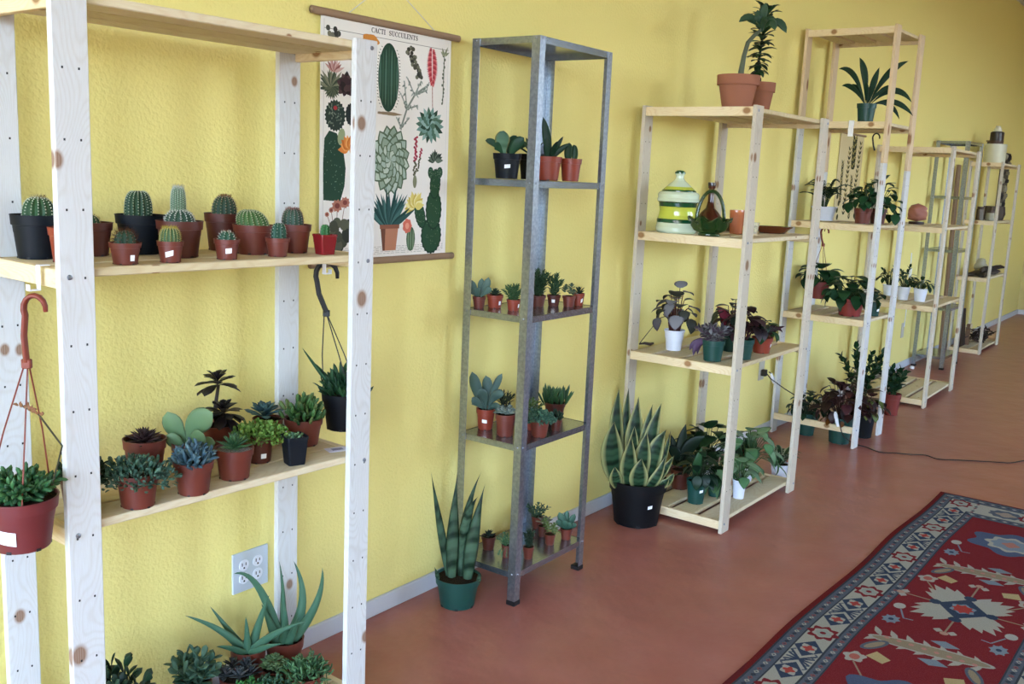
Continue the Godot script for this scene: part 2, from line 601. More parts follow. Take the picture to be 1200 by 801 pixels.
func make_materials() -> void:
	var w := mat("#eadb88", 0.75, 0.3)
	w.normal_enabled = true
	w.normal_texture = normal_tex(0.045, 512, 6.0, 2)
	w.normal_scale = 0.34
	w.uv1_triplanar = true
	w.uv1_world_triplanar = true
	w.uv1_scale = Vector3(3.0, 3.0, 3.0)
	M.wall = w
	var f := mat("#ffffff", 0.3, 0.42)
	f.albedo_texture = tint_tex(0.012, 512, Color.html("#995c50"), Color.html("#a76a5e"))
	f.normal_enabled = true
	f.normal_texture = normal_tex(0.02, 512, 3.0, 4, 8)
	f.normal_scale = 0.25
	f.uv1_triplanar = true
	f.uv1_world_triplanar = true
	f.uv1_scale = Vector3(0.6, 0.6, 0.6)
	M.floor = f
	M.white = mat("#c4c6ca", 0.5)
	M.far_wall = mat("#d9c98a", 0.8, 0.2)
	M.ceiling = mat("#e8e6e0", 0.9, 0.2)
	M.leaf = vmat(0.5, 0.4)
	M.leaf.albedo_color = Color.html("#acb0a6")
	M.gloss = vmat(0.42, 0.3)
	M.gloss.albedo_color = Color.html("#acb0a6")
	M.succ = vmat(0.55, 0.4)
	M.succ.albedo_color = Color.html("#acb0a6")
	M.plain = vmat(0.9, 0.1)
	M.plain.albedo_color = Color.html("#cfcfca")
	var so := mat("#ffffff", 0.95, 0.1)
	so.albedo_texture = tint_tex(0.2, 64, Color.html("#15100c"), Color.html("#4a3a2c"), 11)
	so.uv1_triplanar = true
	so.uv1_scale = Vector3(14, 14, 14)
	M.soil = so
	var gr := so.duplicate() as StandardMaterial3D
	gr.albedo_texture = tint_tex(0.25, 64, Color.html("#3c3a36"), Color.html("#d8d4c8"), 12)
	M.gravel = gr
	M.black = mat("#0d0d0e", 0.5)
	M.paper = mat("#f2f3f5", 0.7)
	M.terra = mat("#682f23", 0.42)
	M.orange_pot = mat("#863522", 0.42)
	M.brown_pot = mat("#54261c", 0.42)
	M.red_gloss = mat("#7a1d20", 0.16)
	M.black_pot = mat("#14181d", 0.5, 0.3)
	M.dark_pot = mat("#0f1013", 0.55, 0.3)
	M.green_pot = mat("#12423a", 0.42)
	M.white_pot = mat("#dfe3ee", 0.4)
	M.clay = mat("#986550", 0.85, 0.2)
	var st := mat("#ffffff", 0.3, 0.5, 0.9)
	st.albedo_texture = tint_tex(0.05, 256, Color.html("#868d94"), Color.html("#a4abb2"), 21, 2)
	st.uv1_triplanar = true
	st.uv1_scale = Vector3(5, 5, 5)
	M.steel = st
	var sp := st.duplicate() as StandardMaterial3D
	sp.roughness = 0.22
	M.steel_plate = sp
	M.bolt = mat("#8a9099", 0.35, 0.5, 0.9)
	var pale := Color.html("#d2d3d0")
	var pd := Color.html("#b9b0a2")
	M.posts = [
		wood_mat(wood_tex(80, 1100, 25.0, pale, pd, [[0.02, 0.82, 0.16], [0.2, 0.259, 0.2]], 1)),
		wood_mat(wood_tex(80, 1100, 25.0, pale, pd.darkened(0.08), [[0.3, 0.885, 0.17], [0.45, 0.642, 0.2], [0.95, 0.122, 0.16]], 2)),
		wood_mat(wood_tex(80, 1100, 25.0, pale, pd, [[0.25, 0.847, 0.13], [0.3, 0.592, 0.12], [0.75, 0.59, 0.12], [0.4, 0.25, 0.15]], 3)),
		wood_mat(wood_tex(80, 1100, 25.0, pale, pd, [[0.7, 0.946, 0.12], [0.3, 0.72, 0.1], [0.2, 0.4, 0.13], [0.6, 0.16, 0.14]], 4)),
	]
	for p in M.posts:
		var tp := (p as StandardMaterial3D).duplicate() as StandardMaterial3D
		tp.albedo_color = Color.html("#f6ead6")
		M.tan_posts.append(tp)
	var yb := Color.html("#dccfae")
	var yd := Color.html("#c2a374")
	M.slat = [
		wood_mat(wood_tex(96, 800, 8.0, yb, yd, [[0.3, 0.2, 0.05]], 5, 4.0)),
		wood_mat(wood_tex(96, 800, 8.0, Color.html("#d4c49c"), yd.darkened(0.06), [[0.6, 0.7, 0.06]], 6, 5.0)),
	]
	M.rail = wood_mat(wood_tex(64, 800, 12.0, Color.html("#e8d6b0"), Color.html("#c49f6c"), [[0.5, 0.6, 0.22]], 7, 3.0))
	M.warm_post = wood_mat(wood_tex(80, 800, 14.0, Color.html("#dcc6a2"), Color.html("#b8946a"), [[0.4, 0.3, 0.16], [0.6, 0.75, 0.14]], 8))
	M.rod = mat("#8f7358", 0.7)
	M.red_hook = mat("#7c3320", 0.45)
	M.white_plastic = mat("#e6e9f0", 0.4)
	M.cord = mat("#241a17", 0.6)
	M.bark = mat("#4e443b", 0.9)
	var gl := mat("#ffffff", 0.0)
	gl.transparency = BaseMaterial3D.TRANSPARENCY_ALPHA
	gl.albedo_color = Color(0.95, 0.98, 1.0, 0.06)
	M.glass = gl

# ---------------------------------------------------------------- shelf units
func holes(post: Node3D, w: float, hgt: float, z: float, sgn: float, bolts: Array, first := 0.18) -> void:
	var mb := Mb.new()
	var y := first
	while y < hgt - 0.02:
		for u in [0.26, 0.72]:
			mb.box(Vector3(w * u - 0.0018, y - 0.0022, z - 0.0006), Vector3(w * u + 0.0018, y + 0.0022, z + 0.0006), 0.0004)
		y += 0.1268
	part(post, "screw_holes", mb, M.black, Transform3D.IDENTITY, true)
	for b in bolts:
		var bm := Mb.new()
		bm.lathe([Vector2(0.0052, 0), Vector2(0.0046, 0.0022), Vector2(0.002, 0.003), Vector2(0.0, 0.0018)], 10)
		part(post, "bolt", bm, M.bolt, Transform3D(Basis(Vector3.RIGHT, PI / 2 * sgn), Vector3(b[0] * w, b[1], z)))

func wood_shelf(label: String, x: float, W: float, zb: float, zf: float, yaw: float, hs: Array, top: float, nslat: int, variant: int, joint := 0.0, bare_last := false) -> Node3D:
	var t := thing("wooden_shelf", label, "shelf", Vector3(x, 0, zf), deg_to_rad(yaw), "")
	var w := 0.068
	var th := 0.0165
	var back := zb - zf
	var tr := 0.018
	var rh := 0.036
	for i in 4:
		var x0 := 0.0 if i % 2 == 0 else W - w
		var z0 := -th if i < 2 else back
		var m: Material = (M.tan_posts if variant % 2 == 1 else M.posts)[(i + variant) % 4]
		var us := Vector2(1.0 / w, 1.0 / 1.72)
		var mb := Mb.new()
		var cut: float = top if joint == 0.0 else joint + [0.0, -0.03, 0.24, -0.05][i]
		mb.box(Vector3(0, 0, 0), Vector3(w, cut, th), 0.0018, 1, us)
		var p := part(t, "post", mb, m, at(x0, 0, z0))
		var bl := []
		for h in hs:
			if h < cut:
				bl.append([0.28 if i % 2 == 0 else 0.72, h - 0.014])
		holes(p, w, cut, th if i < 2 else th, 1.0, bl)
		if joint > 0.0:
			var mb2 := Mb.new()
			mb2.box(Vector3(0, cut + 0.0008, 0), Vector3(w, top, th), 0.0018, 1, us, Vector2(0.3 * i, 0.2))
			part(t, "post", mb2, M.warm_post, at(x0, 0, z0)).set_meta("label", "yellower upper length of the post")
	for k in hs.size():
		var h: float = hs[k]
		for s in 2:
			var mb := Mb.new()
			var rx := 0.0015 if s == 0 else W - tr - 0.0015
			mb.box(Vector3(rx, h - rh, back + th + 0.0005), Vector3(rx + tr, h, -th - 0.0005), 0.0016, 2, Vector2(1.0 / 0.05, 1.0 / 0.6), Vector2(0.1, rng.randf()))
			part(t, "rail", mb, M.rail)
		if bare_last and k == hs.size() - 1:
			continue
		var span := -back - 2.0 * th - 0.002
		var gap := 0.006 if nslat == 3 else 0.027
		var sw := (span - gap * (nslat - 1)) / nslat
		for s in nslat:
			var mb := Mb.new()
			var z0 := back + th + 0.001 + s * (sw + gap)
			mb.box(Vector3(tr + 0.002, h - 0.0178, z0), Vector3(W - tr - 0.002, h - 0.0005, z0 + sw), 0.0022, 0, Vector2(1.0 / 0.1, 1.0 / 0.8), Vector2(rng.randf(), rng.randf()))
			part(t, "slat", mb, M.slat[(s + k) % 2])
	return t

func metal_shelf(label: String, x: float, W: float, zb: float, zf: float, yaw: float, hs: Array, top: float) -> Node3D:
	var t := thing("steel_shelf", label, "shelf", Vector3(x, 0, zf), deg_to_rad(yaw), "")
	var back := zb - zf
	var fw := 0.03
	var e := 0.0016
	for i in 4:
		var sx := 1.0 if i % 2 == 0 else -1.0
		var sz := -1.0 if i < 2 else 1.0
		var o := Vector3(0.0 if i % 2 == 0 else W, 0, 0.0 if i < 2 else back)
		var mb := Mb.new()
		mb.box(Vector3(minf(0, sx * fw), 0.012, minf(0, sz * e)), Vector3(maxf(0, sx * fw), top, maxf(0, sz * e)), 0.0003)
		mb.box(Vector3(minf(0, sx * e), 0.012, minf(0, sz * fw)), Vector3(maxf(0, sx * e), top, maxf(0, sz * fw)), 0.0003)
		var p := part(t, "post", mb, M.steel, at(o.x, o.y, o.z))
		var cap := Mb.new()
		cap.box(Vector3(minf(-sx * 0.002, sx * (fw + 0.002)), 0, minf(-sz * 0.002, sz * (fw + 0.002))), Vector3(maxf(-sx * 0.002, sx * (fw + 0.002)), 0.016, maxf(-sz * 0.002, sz * (fw + 0.002))), 0.001)
		part(p, "foot_cap", cap, M.black)
		for h in hs:
			for q in 2:
				var rv := Mb.new()
				rv.lathe([Vector2(0.0045, 0), Vector2(0.0038, 0.0018), Vector2(0.0, 0.0026)], 8, Color.WHITE, false)
				if q == 0:
					part(p, "bolt", rv, M.bolt, Transform3D(Basis(Vector3.RIGHT, PI / 2 * -sz), Vector3(sx * 0.013, h - 0.006, 0.0)))
				else:
					part(p, "bolt", rv, M.bolt, Transform3D(Basis(Vector3.BACK, PI / 2 * sx), Vector3(0.0, h - 0.006, sz * 0.016)))
	for h in hs:
		var mb := Mb.new()
		var i0 := e + 0.0004
		mb.box(Vector3(i0, h - 0.0015, back + i0), Vector3(W - i0, h, -i0), 0.0004)
		for s in [[i0, W - i0, -i0 - e, -i0], [i0, W - i0, back + i0, back + i0 + e], [i0, i0 + e, back + i0, -i0], [W - i0 - e, W - i0, back + i0, -i0]]:
			mb.box(Vector3(s[0], h - 0.02, s[2]), Vector3(s[1], h + 0.001, s[3]), 0.0004)
		part(t, "shelf_plate", mb, M.steel_plate)
	return t

# ---------------------------------------------------------------- flat print: a small polygon painter
var ink: Image
var ink_scale := 1.0

func fill(pts: PackedVector2Array, col: Color) -> void:
	var k := pts.size()
	var lo := 1e9
	var hi := -1e9
	var q := PackedVector2Array()
	for p in pts:
		q.append(p * ink_scale)
		lo = minf(lo, p.y * ink_scale)
		hi = maxf(hi, p.y * ink_scale)
	for y in range(maxi(int(lo), 0), mini(int(ceil(hi)), ink.get_height() - 1) + 1):
		var xs := PackedFloat32Array()
		var yy := y + 0.5
		for i in k:
			var a := q[i]
			var b := q[(i + 1) % k]
			if (a.y <= yy) != (b.y <= yy):
				xs.append(a.x + (yy - a.y) / (b.y - a.y) * (b.x - a.x))
		xs.sort()
		for i in range(0, xs.size() - 1, 2):
			var x0 := int(round(xs[i]))
			var x1 := int(round(xs[i + 1]))
			if x1 > x0:
				ink.fill_rect(Rect2i(x0, y, x1 - x0, 1), col)

func ell(c: Vector2, rx: float, ry: float, col: Color, rot := 0.0, k := 16, wav := 0.0, wn := 8) -> void:
	var p := PackedVector2Array()
	for i in k:
		var a := TAU * i / k
		var f := 1.0 + wav * (1.0 if i % 2 == 0 else -1.0) if wn == 0 else 1.0 + wav * cos(a * wn)
		p.append(c + (Vector2(cos(a) * rx, sin(a) * ry) * f).rotated(rot))
	fill(p, col)

func lens(a: Vector2, b: Vector2, w: float, col: Color, peak := 0.4) -> void:
	var d := (b - a)
	var nn := d.orthogonal().normalized() * w
	fill(PackedVector2Array([a, a + d * peak * 0.5 + nn * 0.8, a + d * peak + nn, a + d * (peak + 1.0) * 0.5 + nn * 0.62, b, a + d * (peak + 1.0) * 0.5 - nn * 0.62, a + d * peak - nn, a + d * peak * 0.5 - nn * 0.8]), col)

func stroke(a: Vector2, b: Vector2, w: float, col: Color) -> void:
	var nn := (b - a).orthogonal().normalized() * w * 0.5
	fill(PackedVector2Array([a + nn, b + nn, b - nn, a - nn]), col)

func fan(c: Vector2, r: float, n: int, a0: float, a1: float, w: float, cols: Array, sq := 1.0) -> void:
	for i in n:
		var a := lerpf(a0, a1, float(i) / maxf(n - 1, 1)) + jit(0.08)
		var l := r * rng.randf_range(0.8, 1.05)
		lens(c, c + Vector2(cos(a), sin(a) * sq) * l, w, cols[i % cols.size()])

func opuntia_pad(c: Vector2, rx: float, ry: float, rot := 0.0, hex := "#2c4a32") -> void:
	ell(c, rx * 1.05, ry * 1.03, Color.html("#22392a"), rot, 40, 0.035, 20)
	ell(c, rx * 0.94, ry * 0.94, Color.html(hex), rot)
	for i in 22:
		var p := c + Vector2(jit(rx * 0.8), jit(ry * 0.8)).rotated(rot)
		if ((p - c).rotated(-rot) / Vector2(rx, ry)).length() < 0.85:
			ell(p, 1.4, 1.4, Color.html("#6c8468"), 0, 6)

func poster_print() -> ImageTexture:
	ink = Image.create_empty(818, 1012, false, Image.FORMAT_RGB8)
	ink_scale = 1.5
	ink.fill(Color.html("#e6e1d6"))
	var ge := func(h: String) -> Color: return Color.html(h)
	var dk := Color.html("#2b4434")
	var md := Color.html("#4d6a58")
	var pale := Color.html("#9fb0a0")
	# frame rule and fine print at the foot (too small to read)
	stroke(Vector2(12, 36), Vector2(533, 36), 1.2, ge.call("#6d675e"))
	stroke(Vector2(12, 12), Vector2(12, 640), 0.8, ge.call("#b9b2a6"))
	stroke(Vector2(533, 12), Vector2(533, 640), 0.8, ge.call("#b9b2a6"))
	for r in 5:
		var x := 14.0
		while x < 525.0:
			var l := rng.randf_range(8, 26)
			stroke(Vector2(x, 640 + r * 5.2), Vector2(minf(x + l, 531), 640 + r * 5.2), 1.3, ge.call("#a29b8f"))
			x += l + 5
	# tall ribbed column cactus
	for i in 40:
		var y := lerpf(59.0, 234.0, i / 39.0)
		ell(Vector2(267.0 + (47 if i % 2 else -47) * pw(4, clampf((i + 3) / 44.0, 0, 1)), y), 3, 1.3, ge.call("#3c4a3a"), 0.3, 8)
	ell(Vector2(267, 144), 44, 98, dk, 0.0, 40)
	for i in 7:
		ell(Vector2(267, 144) + Vector2((i - 3) * 12.0, 0), 4.2, 90 - absf(i - 3) * 9, [md, ge.call("#3b5844")][i % 2], 0.0, 24)
	ell(Vector2(271, 247), 52, 5, ge.call("#8c7a60"), 0.0, 18, 0.1, 5)
	# small grey cluster, top left
	for i in 9:
		ell(Vector2(46, 46) + Vector2(jit(22), jit(12)), 8, 8, ge.call(["#4c4a40", "#6d6a58", "#35352f"][i % 3]), 0, 10)
	# flowering rosette, left
	fan(Vector2(42, 192), 58, 17, -PI * 1.05, PI * 0.05, 6, [ge.call("#3f4a3b"), ge.call("#5d6650"), ge.call("#7d8068")])
	fan(Vector2(42, 192), 34, 12, PI * 0.05, PI * 0.95, 5, [ge.call("#3f4a3b"), ge.call("#59624c")])
	fan(Vector2(51, 150), 42, 9, -PI * 0.85, -PI * 0.15, 5, [ge.call("#b98a80"), ge.call("#8e5c54"), ge.call("#caa69a")])
	# dark burgundy rosette
	for i in 20:
		var a := i * 2.4
		lens(Vector2(96, 180), Vector2(96, 180) + Vector2(cos(a), sin(a)) * (40.0 - i), 9, ge.call(["#3a2b2e", "#4d3a3a", "#2b2424"][i % 3]), 0.7)
	# two round cacti
	ell(Vector2(56, 267), 38, 42, ge.call("#2f3b33"), 0, 44, 0.06, 22)
	for i in 60:
		ell(Vector2(56, 267) + Vector2(jit(26), jit(32)), 1.6, 2.6, ge.call("#76816f"), 0, 6)
	ell(Vector2(56, 246), 8, 6, ge.call("#a13a3a"), 0, 10)
	ell(Vector2(115, 260), 20, 30, ge.call("#2a2f2f"), 0, 30, 0.06, 15)
	# big prickly pear pad with bud and flower
	var c0: Vector2 = Vector2(52, 401)
	fill(PackedVector2Array([c0 + Vector2(-38, 100), c0 + Vector2(-40, 0), c0 + Vector2(-36, -70), c0 + Vector2(-18, -92), c0 + Vector2(10, -86), c0 + Vector2(34, -50), c0 + Vector2(46, 10), c0 + Vector2(42, 60), c0 + Vector2(26, 104)]), dk)
	for i in 40:
		ell(c0 + Vector2(jit(34), jit(80)), 1.6, 1.6, ge.call("#64806c"), 0, 6)
	ell(Vector2(80, 324), 14, 24, ge.call("#8f9a74"), 0.2)
	lens(Vector2(84, 371), Vector2(110, 334), 16, ge.call("#4a5e45"), 0.7)
	fan(Vector2(110, 358), 46, 11, -PI * 1.0, PI * 0.1, 12, [ge.call("#cf7d3a"), ge.call("#dd9a55"), ge.call("#b9662c")])
	# pink blooms on bare stalks over a dark cluster
	for q in [[Vector2(28, 541), 8.0], [Vector2(44, 529), 9.0], [Vector2(67, 517), 20.0], [Vector2(97, 508), 18.0]]:
		stroke(q[0], Vector2(lerpf(q[0].x, 65.0, 0.45), 578.0), 2.2, ge.call("#8a6a58"))
		ell(q[0], q[1], q[1] * 0.85, ge.call("#a9705c"), 0, 18, 0.14, 9)
		ell(q[0], q[1] * 0.5, q[1] * 0.4, ge.call("#7b4238"), 0, 10)
	for i in 26:
		ell(Vector2(92, 602) + Vector2(jit(40), jit(36)), 17, 17, ge.call(["#34382f", "#474a3c", "#5a5d4b"][i % 3]), 0, 12)
	# orange bloom behind the post
	ell(Vector2(191, 47), 34, 16, ge.call("#c8843c"), 0.1, 20, 0.08, 5)
	# berry spike
	for i in 40:
		var q := i / 39.0
		ell(Vector2(352, 49).lerp(Vector2(402, 130), q) + Vector2(jit(20) * (1.0 - q * 0.4), jit(6)), 7.5, 6.5, ge.call(["#4b4a3e", "#6b6a58", "#35352e"][i % 3]), 0, 9)
	# red flower spike on its stalk
	stroke(Vector2(461, 148), Vector2(465, 220), 3, ge.call("#9a6656"))
	for i in 44:
		var q := i / 43.0
		var b: Vector2 = Vector2(456, 41).lerp(Vector2(461, 142), q)
		var s := 1.0 if i % 2 else -1.0
		lens(b, b + Vector2(s * (7 + 20 * sin(PI * minf(q * 0.9 + 0.1, 1.0))), 13 - 22 * (1.0 - q) * 0.6), 3.6, ge.call(["#b5434a", "#cc6a66", "#9b3038"][i % 3]))
	# thin pale stalk
	stroke(Vector2(514, 55), Vector2(512, 200), 4, ge.call("#6d7262"))
	for i in 14:
		ell(Vector2(514, 55).lerp(Vector2(512, 200), i / 13.0) + Vector2(jit(6), 0), 3.4, 4.6, ge.call("#59604e"), 0, 8)
	for i in 9:
		lens(Vector2(514, 55), Vector2(514, 55) + Vector2(jit(26), -22 + jit(16)), 4, ge.call(["#7e8468", "#b1b38c"][i % 2]))
	# grey branching plant
	var trunk := [Vector2(324, 285), Vector2(348, 228), Vector2(381, 185), Vector2(422, 161)]
	for i in 3:
		stroke(trunk[i], trunk[i + 1], 7, ge.call("#7f877a"))
	for q in [[1, Vector2(334, 147)], [2, Vector2(348, 138)], [2, Vector2(438, 165)], [3, Vector2(445, 149)], [2, Vector2(410, 140)], [1, Vector2(397, 214)], [0, Vector2(360, 253)], [0, Vector2(308, 261)], [1, Vector2(324, 190)]]:
		stroke(trunk[q[0]], q[1], 5, ge.call("#858d80"))
		for j in 8:
			var b: Vector2 = trunk[q[0]].lerp(q[1], j / 7.0)
			lens(b, b + Vector2(jit(13), jit(13)), 3, ge.call(["#6f786d", "#9aa296"][j % 2]))
	# blue-green agave
	for ring_ in [[66.0, 18], [46.0, 14], [26.0, 9]]:
		for i in ring_[1]:
			var a: float = TAU * i / ring_[1] + ring_[0]
			lens(Vector2(455, 270), Vector2(455, 270) + Vector2(cos(a), sin(a) * 0.86) * ring_[0], 10, [md, ge.call("#6f8f84"), dk, ge.call("#8aa79c")][i % 4], 0.6)
	# large artichoke rosette
	for ring_ in [[105.0, 16, 24], [80.0, 14, 22], [56.0, 11, 18], [32.0, 7, 13]]:
		for i in ring_[1]:
			var a: float = TAU * i / ring_[1] + ring_[0]
			var e: Vector2 = Vector2(282, 383) + Vector2(cos(a) * 0.8, sin(a)) * ring_[0]
			lens(Vector2(282, 383), e, ring_[2], ge.call("#56664f"), 0.72)
			lens(Vector2(282, 383), Vector2(282, 383).lerp(e, 0.94), ring_[2] * 0.72, [pale, ge.call("#8a9c88"), ge.call("#b4c0ae")][i % 3], 0.75)
	# beaded red stem
	for i in 34:
		var q := i / 33.0
		ell(Vector2(393, 309).lerp(Vector2(390, 423), q) + Vector2(jit(7), 0), 4.6, 4.0, ge.call(["#a8404c", "#8a2f3d"][i % 2]) if q < 0.65 else ge.call("#5b5a44"), 0, 8)
		if i % 2:
			ell(Vector2(418, 342).lerp(Vector2(401, 410), q) + Vector2(jit(4), 0), 4, 3.6, ge.call("#9a3a46") if q < 0.4 else ge.call("#5b5a44"), 0, 8)
	ell(Vector2(391, 444), 9, 20, ge.call("#7c7e62"))
	# small rosette
	fan(Vector2(484, 378), 38, 11, -PI, 0.0, 8, [ge.call("#3f4c3e"), ge.call("#627060"), ge.call("#2f3a30")])
	# prickly pear, right
	opuntia_pad(Vector2(474, 612), 46, 56)
	opuntia_pad(Vector2(483, 531), 36, 62)
	opuntia_pad(Vector2(487, 450), 24, 46, 0.06)
	opuntia_pad(Vector2(465, 416), 13, 18, -0.2)
	opuntia_pad(Vector2(506, 415), 14, 18, 0.3)
	opuntia_pad(Vector2(419, 546), 22, 44, -0.35)
	fan(Vector2(394, 523), 52, 13, -PI * 1.1, -PI * 0.05, 12, [ge.call("#d8c66e"), ge.call("#c6ae52"), ge.call("#e7dc9c")])
	# agave in a clay pot
	fan(Vector2(282, 587), 128, 19, -PI * 0.83, -PI * 0.17, 9, [ge.call("#30504c"), ge.call("#456a64"), ge.call("#25413c")])
	var pb: Vector2 = Vector2(283, 617)
	fill(PackedVector2Array([pb + Vector2(-38, -34), pb + Vector2(38, -34), pb + Vector2(28, 36), pb + Vector2(-28, 36)]), ge.call("#b57d60"))
	fill(PackedVector2Array([pb + Vector2(-40, -38), pb + Vector2(-18, -38), pb + Vector2(-20, 36), pb + Vector2(-29, 36)]), ge.call("#6f4736"))
	fill(PackedVector2Array([pb + Vector2(-43, -42), pb + Vector2(43, -42), pb + Vector2(42, -30), pb + Vector2(-42, -30)]), ge.call("#8d5a44"))
	# small cactus with a coral bloom
	ell(Vector2(378, 620), 20, 38, ge.call("#4c6247"))
	for i in 3:
		ell(Vector2(378, 620) + Vector2((i - 1) * 11.0, 2), 3, 33, ge.call("#72886a"))
	ell(Vector2(361, 580), 20, 22, ge.call("#cf6f5c"), 0, 20, 0.1, 7)
	ell(Vector2(361, 580), 9, 10, ge.call("#e19a80"), 0, 12)
	ink.generate_mipmaps()
	return ImageTexture.create_from_image(ink)

# the runner's pile: x along the rug from its far end, y across, in metres
func rug_print(L: float, W: float) -> ImageTexture:
	ink_scale = 600.0
	ink = Image.create_empty(int(L * 600), int(W * 600), false, Image.FORMAT_RGB8)
	var red := Color.html("#6f2629")
	var navy := Color.html("#333d4e")
	var slate := Color.html("#4f5660")
	var cream := Color.html("#98968a")
	var tan := Color.html("#857862")
	var sky := Color.html("#707c86")
	var dark := Color.html("#353a40")
	ink.fill(Color.html("#64201f"))
	var R := func(x0: float, y0: float, x1: float, y1: float, c: Color) -> void:
		fill(PackedVector2Array([Vector2(x0, y0), Vector2(x1, y0), Vector2(x1, y1), Vector2(x0, y1)]), c)
	R.call(0.012, 0.02, L - 0.012, W - 0.02, dark)
	R.call(0.018, 0.026, L - 0.018, W - 0.026, slate)
	R.call(0.08, 0.066, L - 0.08, W - 0.066, dark)
	R.call(0.086, 0.072, L - 0.086, W - 0.072, cream)
	R.call(0.236, 0.162, L - 0.236, W - 0.162, dark)
	R.call(0.242, 0.168, L - 0.242, W - 0.168, slate)
	R.call(0.29, 0.2, L - 0.29, W - 0.2, dark)
	R.call(0.295, 0.205, L - 0.295, W - 0.205, red)
	# guard bands: small lozenges
	for yy in [0.046, 0.185, W - 0.046, W - 0.185]:
		var x := 0.05
		var k := 0
		while x < L - 0.05:
			ell(Vector2(x, yy), 0.011, 0.009, [cream, dark, Color.html("#7d4a48")][k % 3], 0, 4)
			ell(Vector2(x, yy), 0.004, 0.004, navy, 0, 4)
			x += 0.0225
			k += 1
	for xx in [0.05, 0.265, L - 0.05, L - 0.265]:
		var y := 0.06
		var k := 0
		while y < W - 0.05:
			ell(Vector2(xx, y), 0.009, 0.011, [cream, dark][k % 2], 0, 4)
			y += 0.0225
			k += 1
	var flower := func(c: Vector2) -> void:
		ell(c, 0.05, 0.046, red, 0, 32, 0.16, 8)
		ell(c, 0.034, 0.031, cream, 0, 24, 0.1, 6)
		ell(c, 0.026, 0.023, Color.html("#8a9088"), 0, 16, 0.14, 4)
		ell(c, 0.01, 0.01, red, 0, 8)
	var lozenge := func(c: Vector2) -> void:
		fill(PackedVector2Array([c + Vector2(-0.062, 0), c + Vector2(0, -0.046), c + Vector2(0.062, 0), c + Vector2(0, 0.046)]), navy)
		ell(c, 0.028, 0.024, cream, PI / 4, 16, 0.2, 4)
		ell(c, 0.018, 0.016, Color.html("#9a4038"), 0, 16, 0.3, 4)
	for side in 2:
		var yy := 0.117 if side == 0 else W - 0.117
		var x := 0.134
		while x < L - 0.1:
			flower.call(Vector2(x, yy))
			for j in 5:
				for s in [-1.0, 1.0]:
					# combs between the two lozenges
					stroke(Vector2(x + 0.2205, yy), Vector2(x + 0.2205 + (j - 2) * 0.024, yy + s * 0.041), 0.008, navy)
					stroke(Vector2(x + 0.2205 + (j - 2) * 0.024, yy + s * 0.041), Vector2(x + 0.2205 + (j - 2) * 0.03, yy + s * 0.03), 0.006, slate)
			lozenge.call(Vector2(x + 0.135, yy))
			lozenge.call(Vector2(x + 0.306, yy))
			x += 0.441
	for e in [0.161, L - 0.161]:
		for j in 2:
			var y := W * 0.5 + (j - 0.5) * 0.2
			ell(Vector2(e, y), 0.055, 0.07, slate, 0, 32, 0.1, 10)
			ell(Vector2(e, y), 0.03, 0.04, Color.html("#8d7f70"), 0, 16, 0.2, 4)
		flower.call(Vector2(e, W * 0.5))
	# the field
	var mid := W * 0.5
	var x := 0.57
	var k := 0
	while x < L - 0.3:
		var c := Vector2(x, mid)
		if k % 2 == 0:
			# blue medallion
			ell(c, 0.13, 0.15, Color.html("#47536a"), 0, 48, 0.14, 6)
			ell(c, 0.085, 0.09, cream, 0, 40, 0.12, 8)
			ell(c, 0.065, 0.07, sky, 0, 32, 0.1, 8)
			ell(c, 0.03, 0.03, Color.html("#9c6a5e"), 0, 16, 0.2, 4)
		else:
			# serrated star with a lozenge at its heart
			for q in 4:
				var a := q * PI / 2 + PI / 4
				for j in 5:
					var d := Vector2(cos(a + (j - 2) * 0.2) * 1.0, sin(a + (j - 2) * 0.2) * 0.9)
					lens(c, c + d * (0.215 - absf(j - 2) * 0.02), 0.026, cream, 0.6)
			ell(c, 0.115, 0.105, cream, 0, 40, 0.08, 20)
			fill(PackedVector2Array([c + Vector2(-0.1, 0), c + Vector2(0, -0.085), c + Vector2(0.1, 0), c + Vector2(0, 0.085)]), navy)
			ell(c, 0.042, 0.04, sky, 0, 24, 0.15, 6)
			ell(c, 0.034, 0.032, Color.html("#9a3b34"), 0, 24, 0.2, 8)
			for q in 4:
				var d := Vector2(cos(q * PI / 2), sin(q * PI / 2) * 0.85)
				ell(c + d * 0.11, 0.022, 0.022, navy, 0, 8)
				stroke(c + d * 0.13, c + d * 0.24, 0.008, tan)
				for s in [-1.0, 1.0]:
					ell(c + d * 0.235 + d.orthogonal() * s * 0.022, 0.015, 0.013, cream, 0, 12, 0.2, 4)
				ell(c + d * 0.25, 0.014, 0.014, Color.html("#a08070"), 0, 10)
		# saw-edged leaf across the rug and its companions
		var lx := x + 0.41
		for s in [-1.0, 1.0]:
			for j in 7:
				var q := -0.15 + j * 0.05
				lens(Vector2(lx, mid + q), Vector2(lx + s * 0.062, mid + q - 0.035), 0.011, cream, 0.5)
			fill(PackedVector2Array([Vector2(lx + s * 0.075, mid - 0.02), Vector2(lx + s * 0.1, mid + 0.02), Vector2(lx + s * 0.075, mid + 0.07), Vector2(lx + s * 0.05, mid + 0.03)]), sky)
		ell(Vector2(lx, mid), 0.036, 0.185, cream, 0.12, 24)
		ell(Vector2(lx, mid), 0.028, 0.172, tan, 0.12, 24)
		for j in 8:
			ell(Vector2(lx, mid - 0.13 + j * 0.037), 0.009, 0.009, Color.html("#a9746a"), 0, 6)
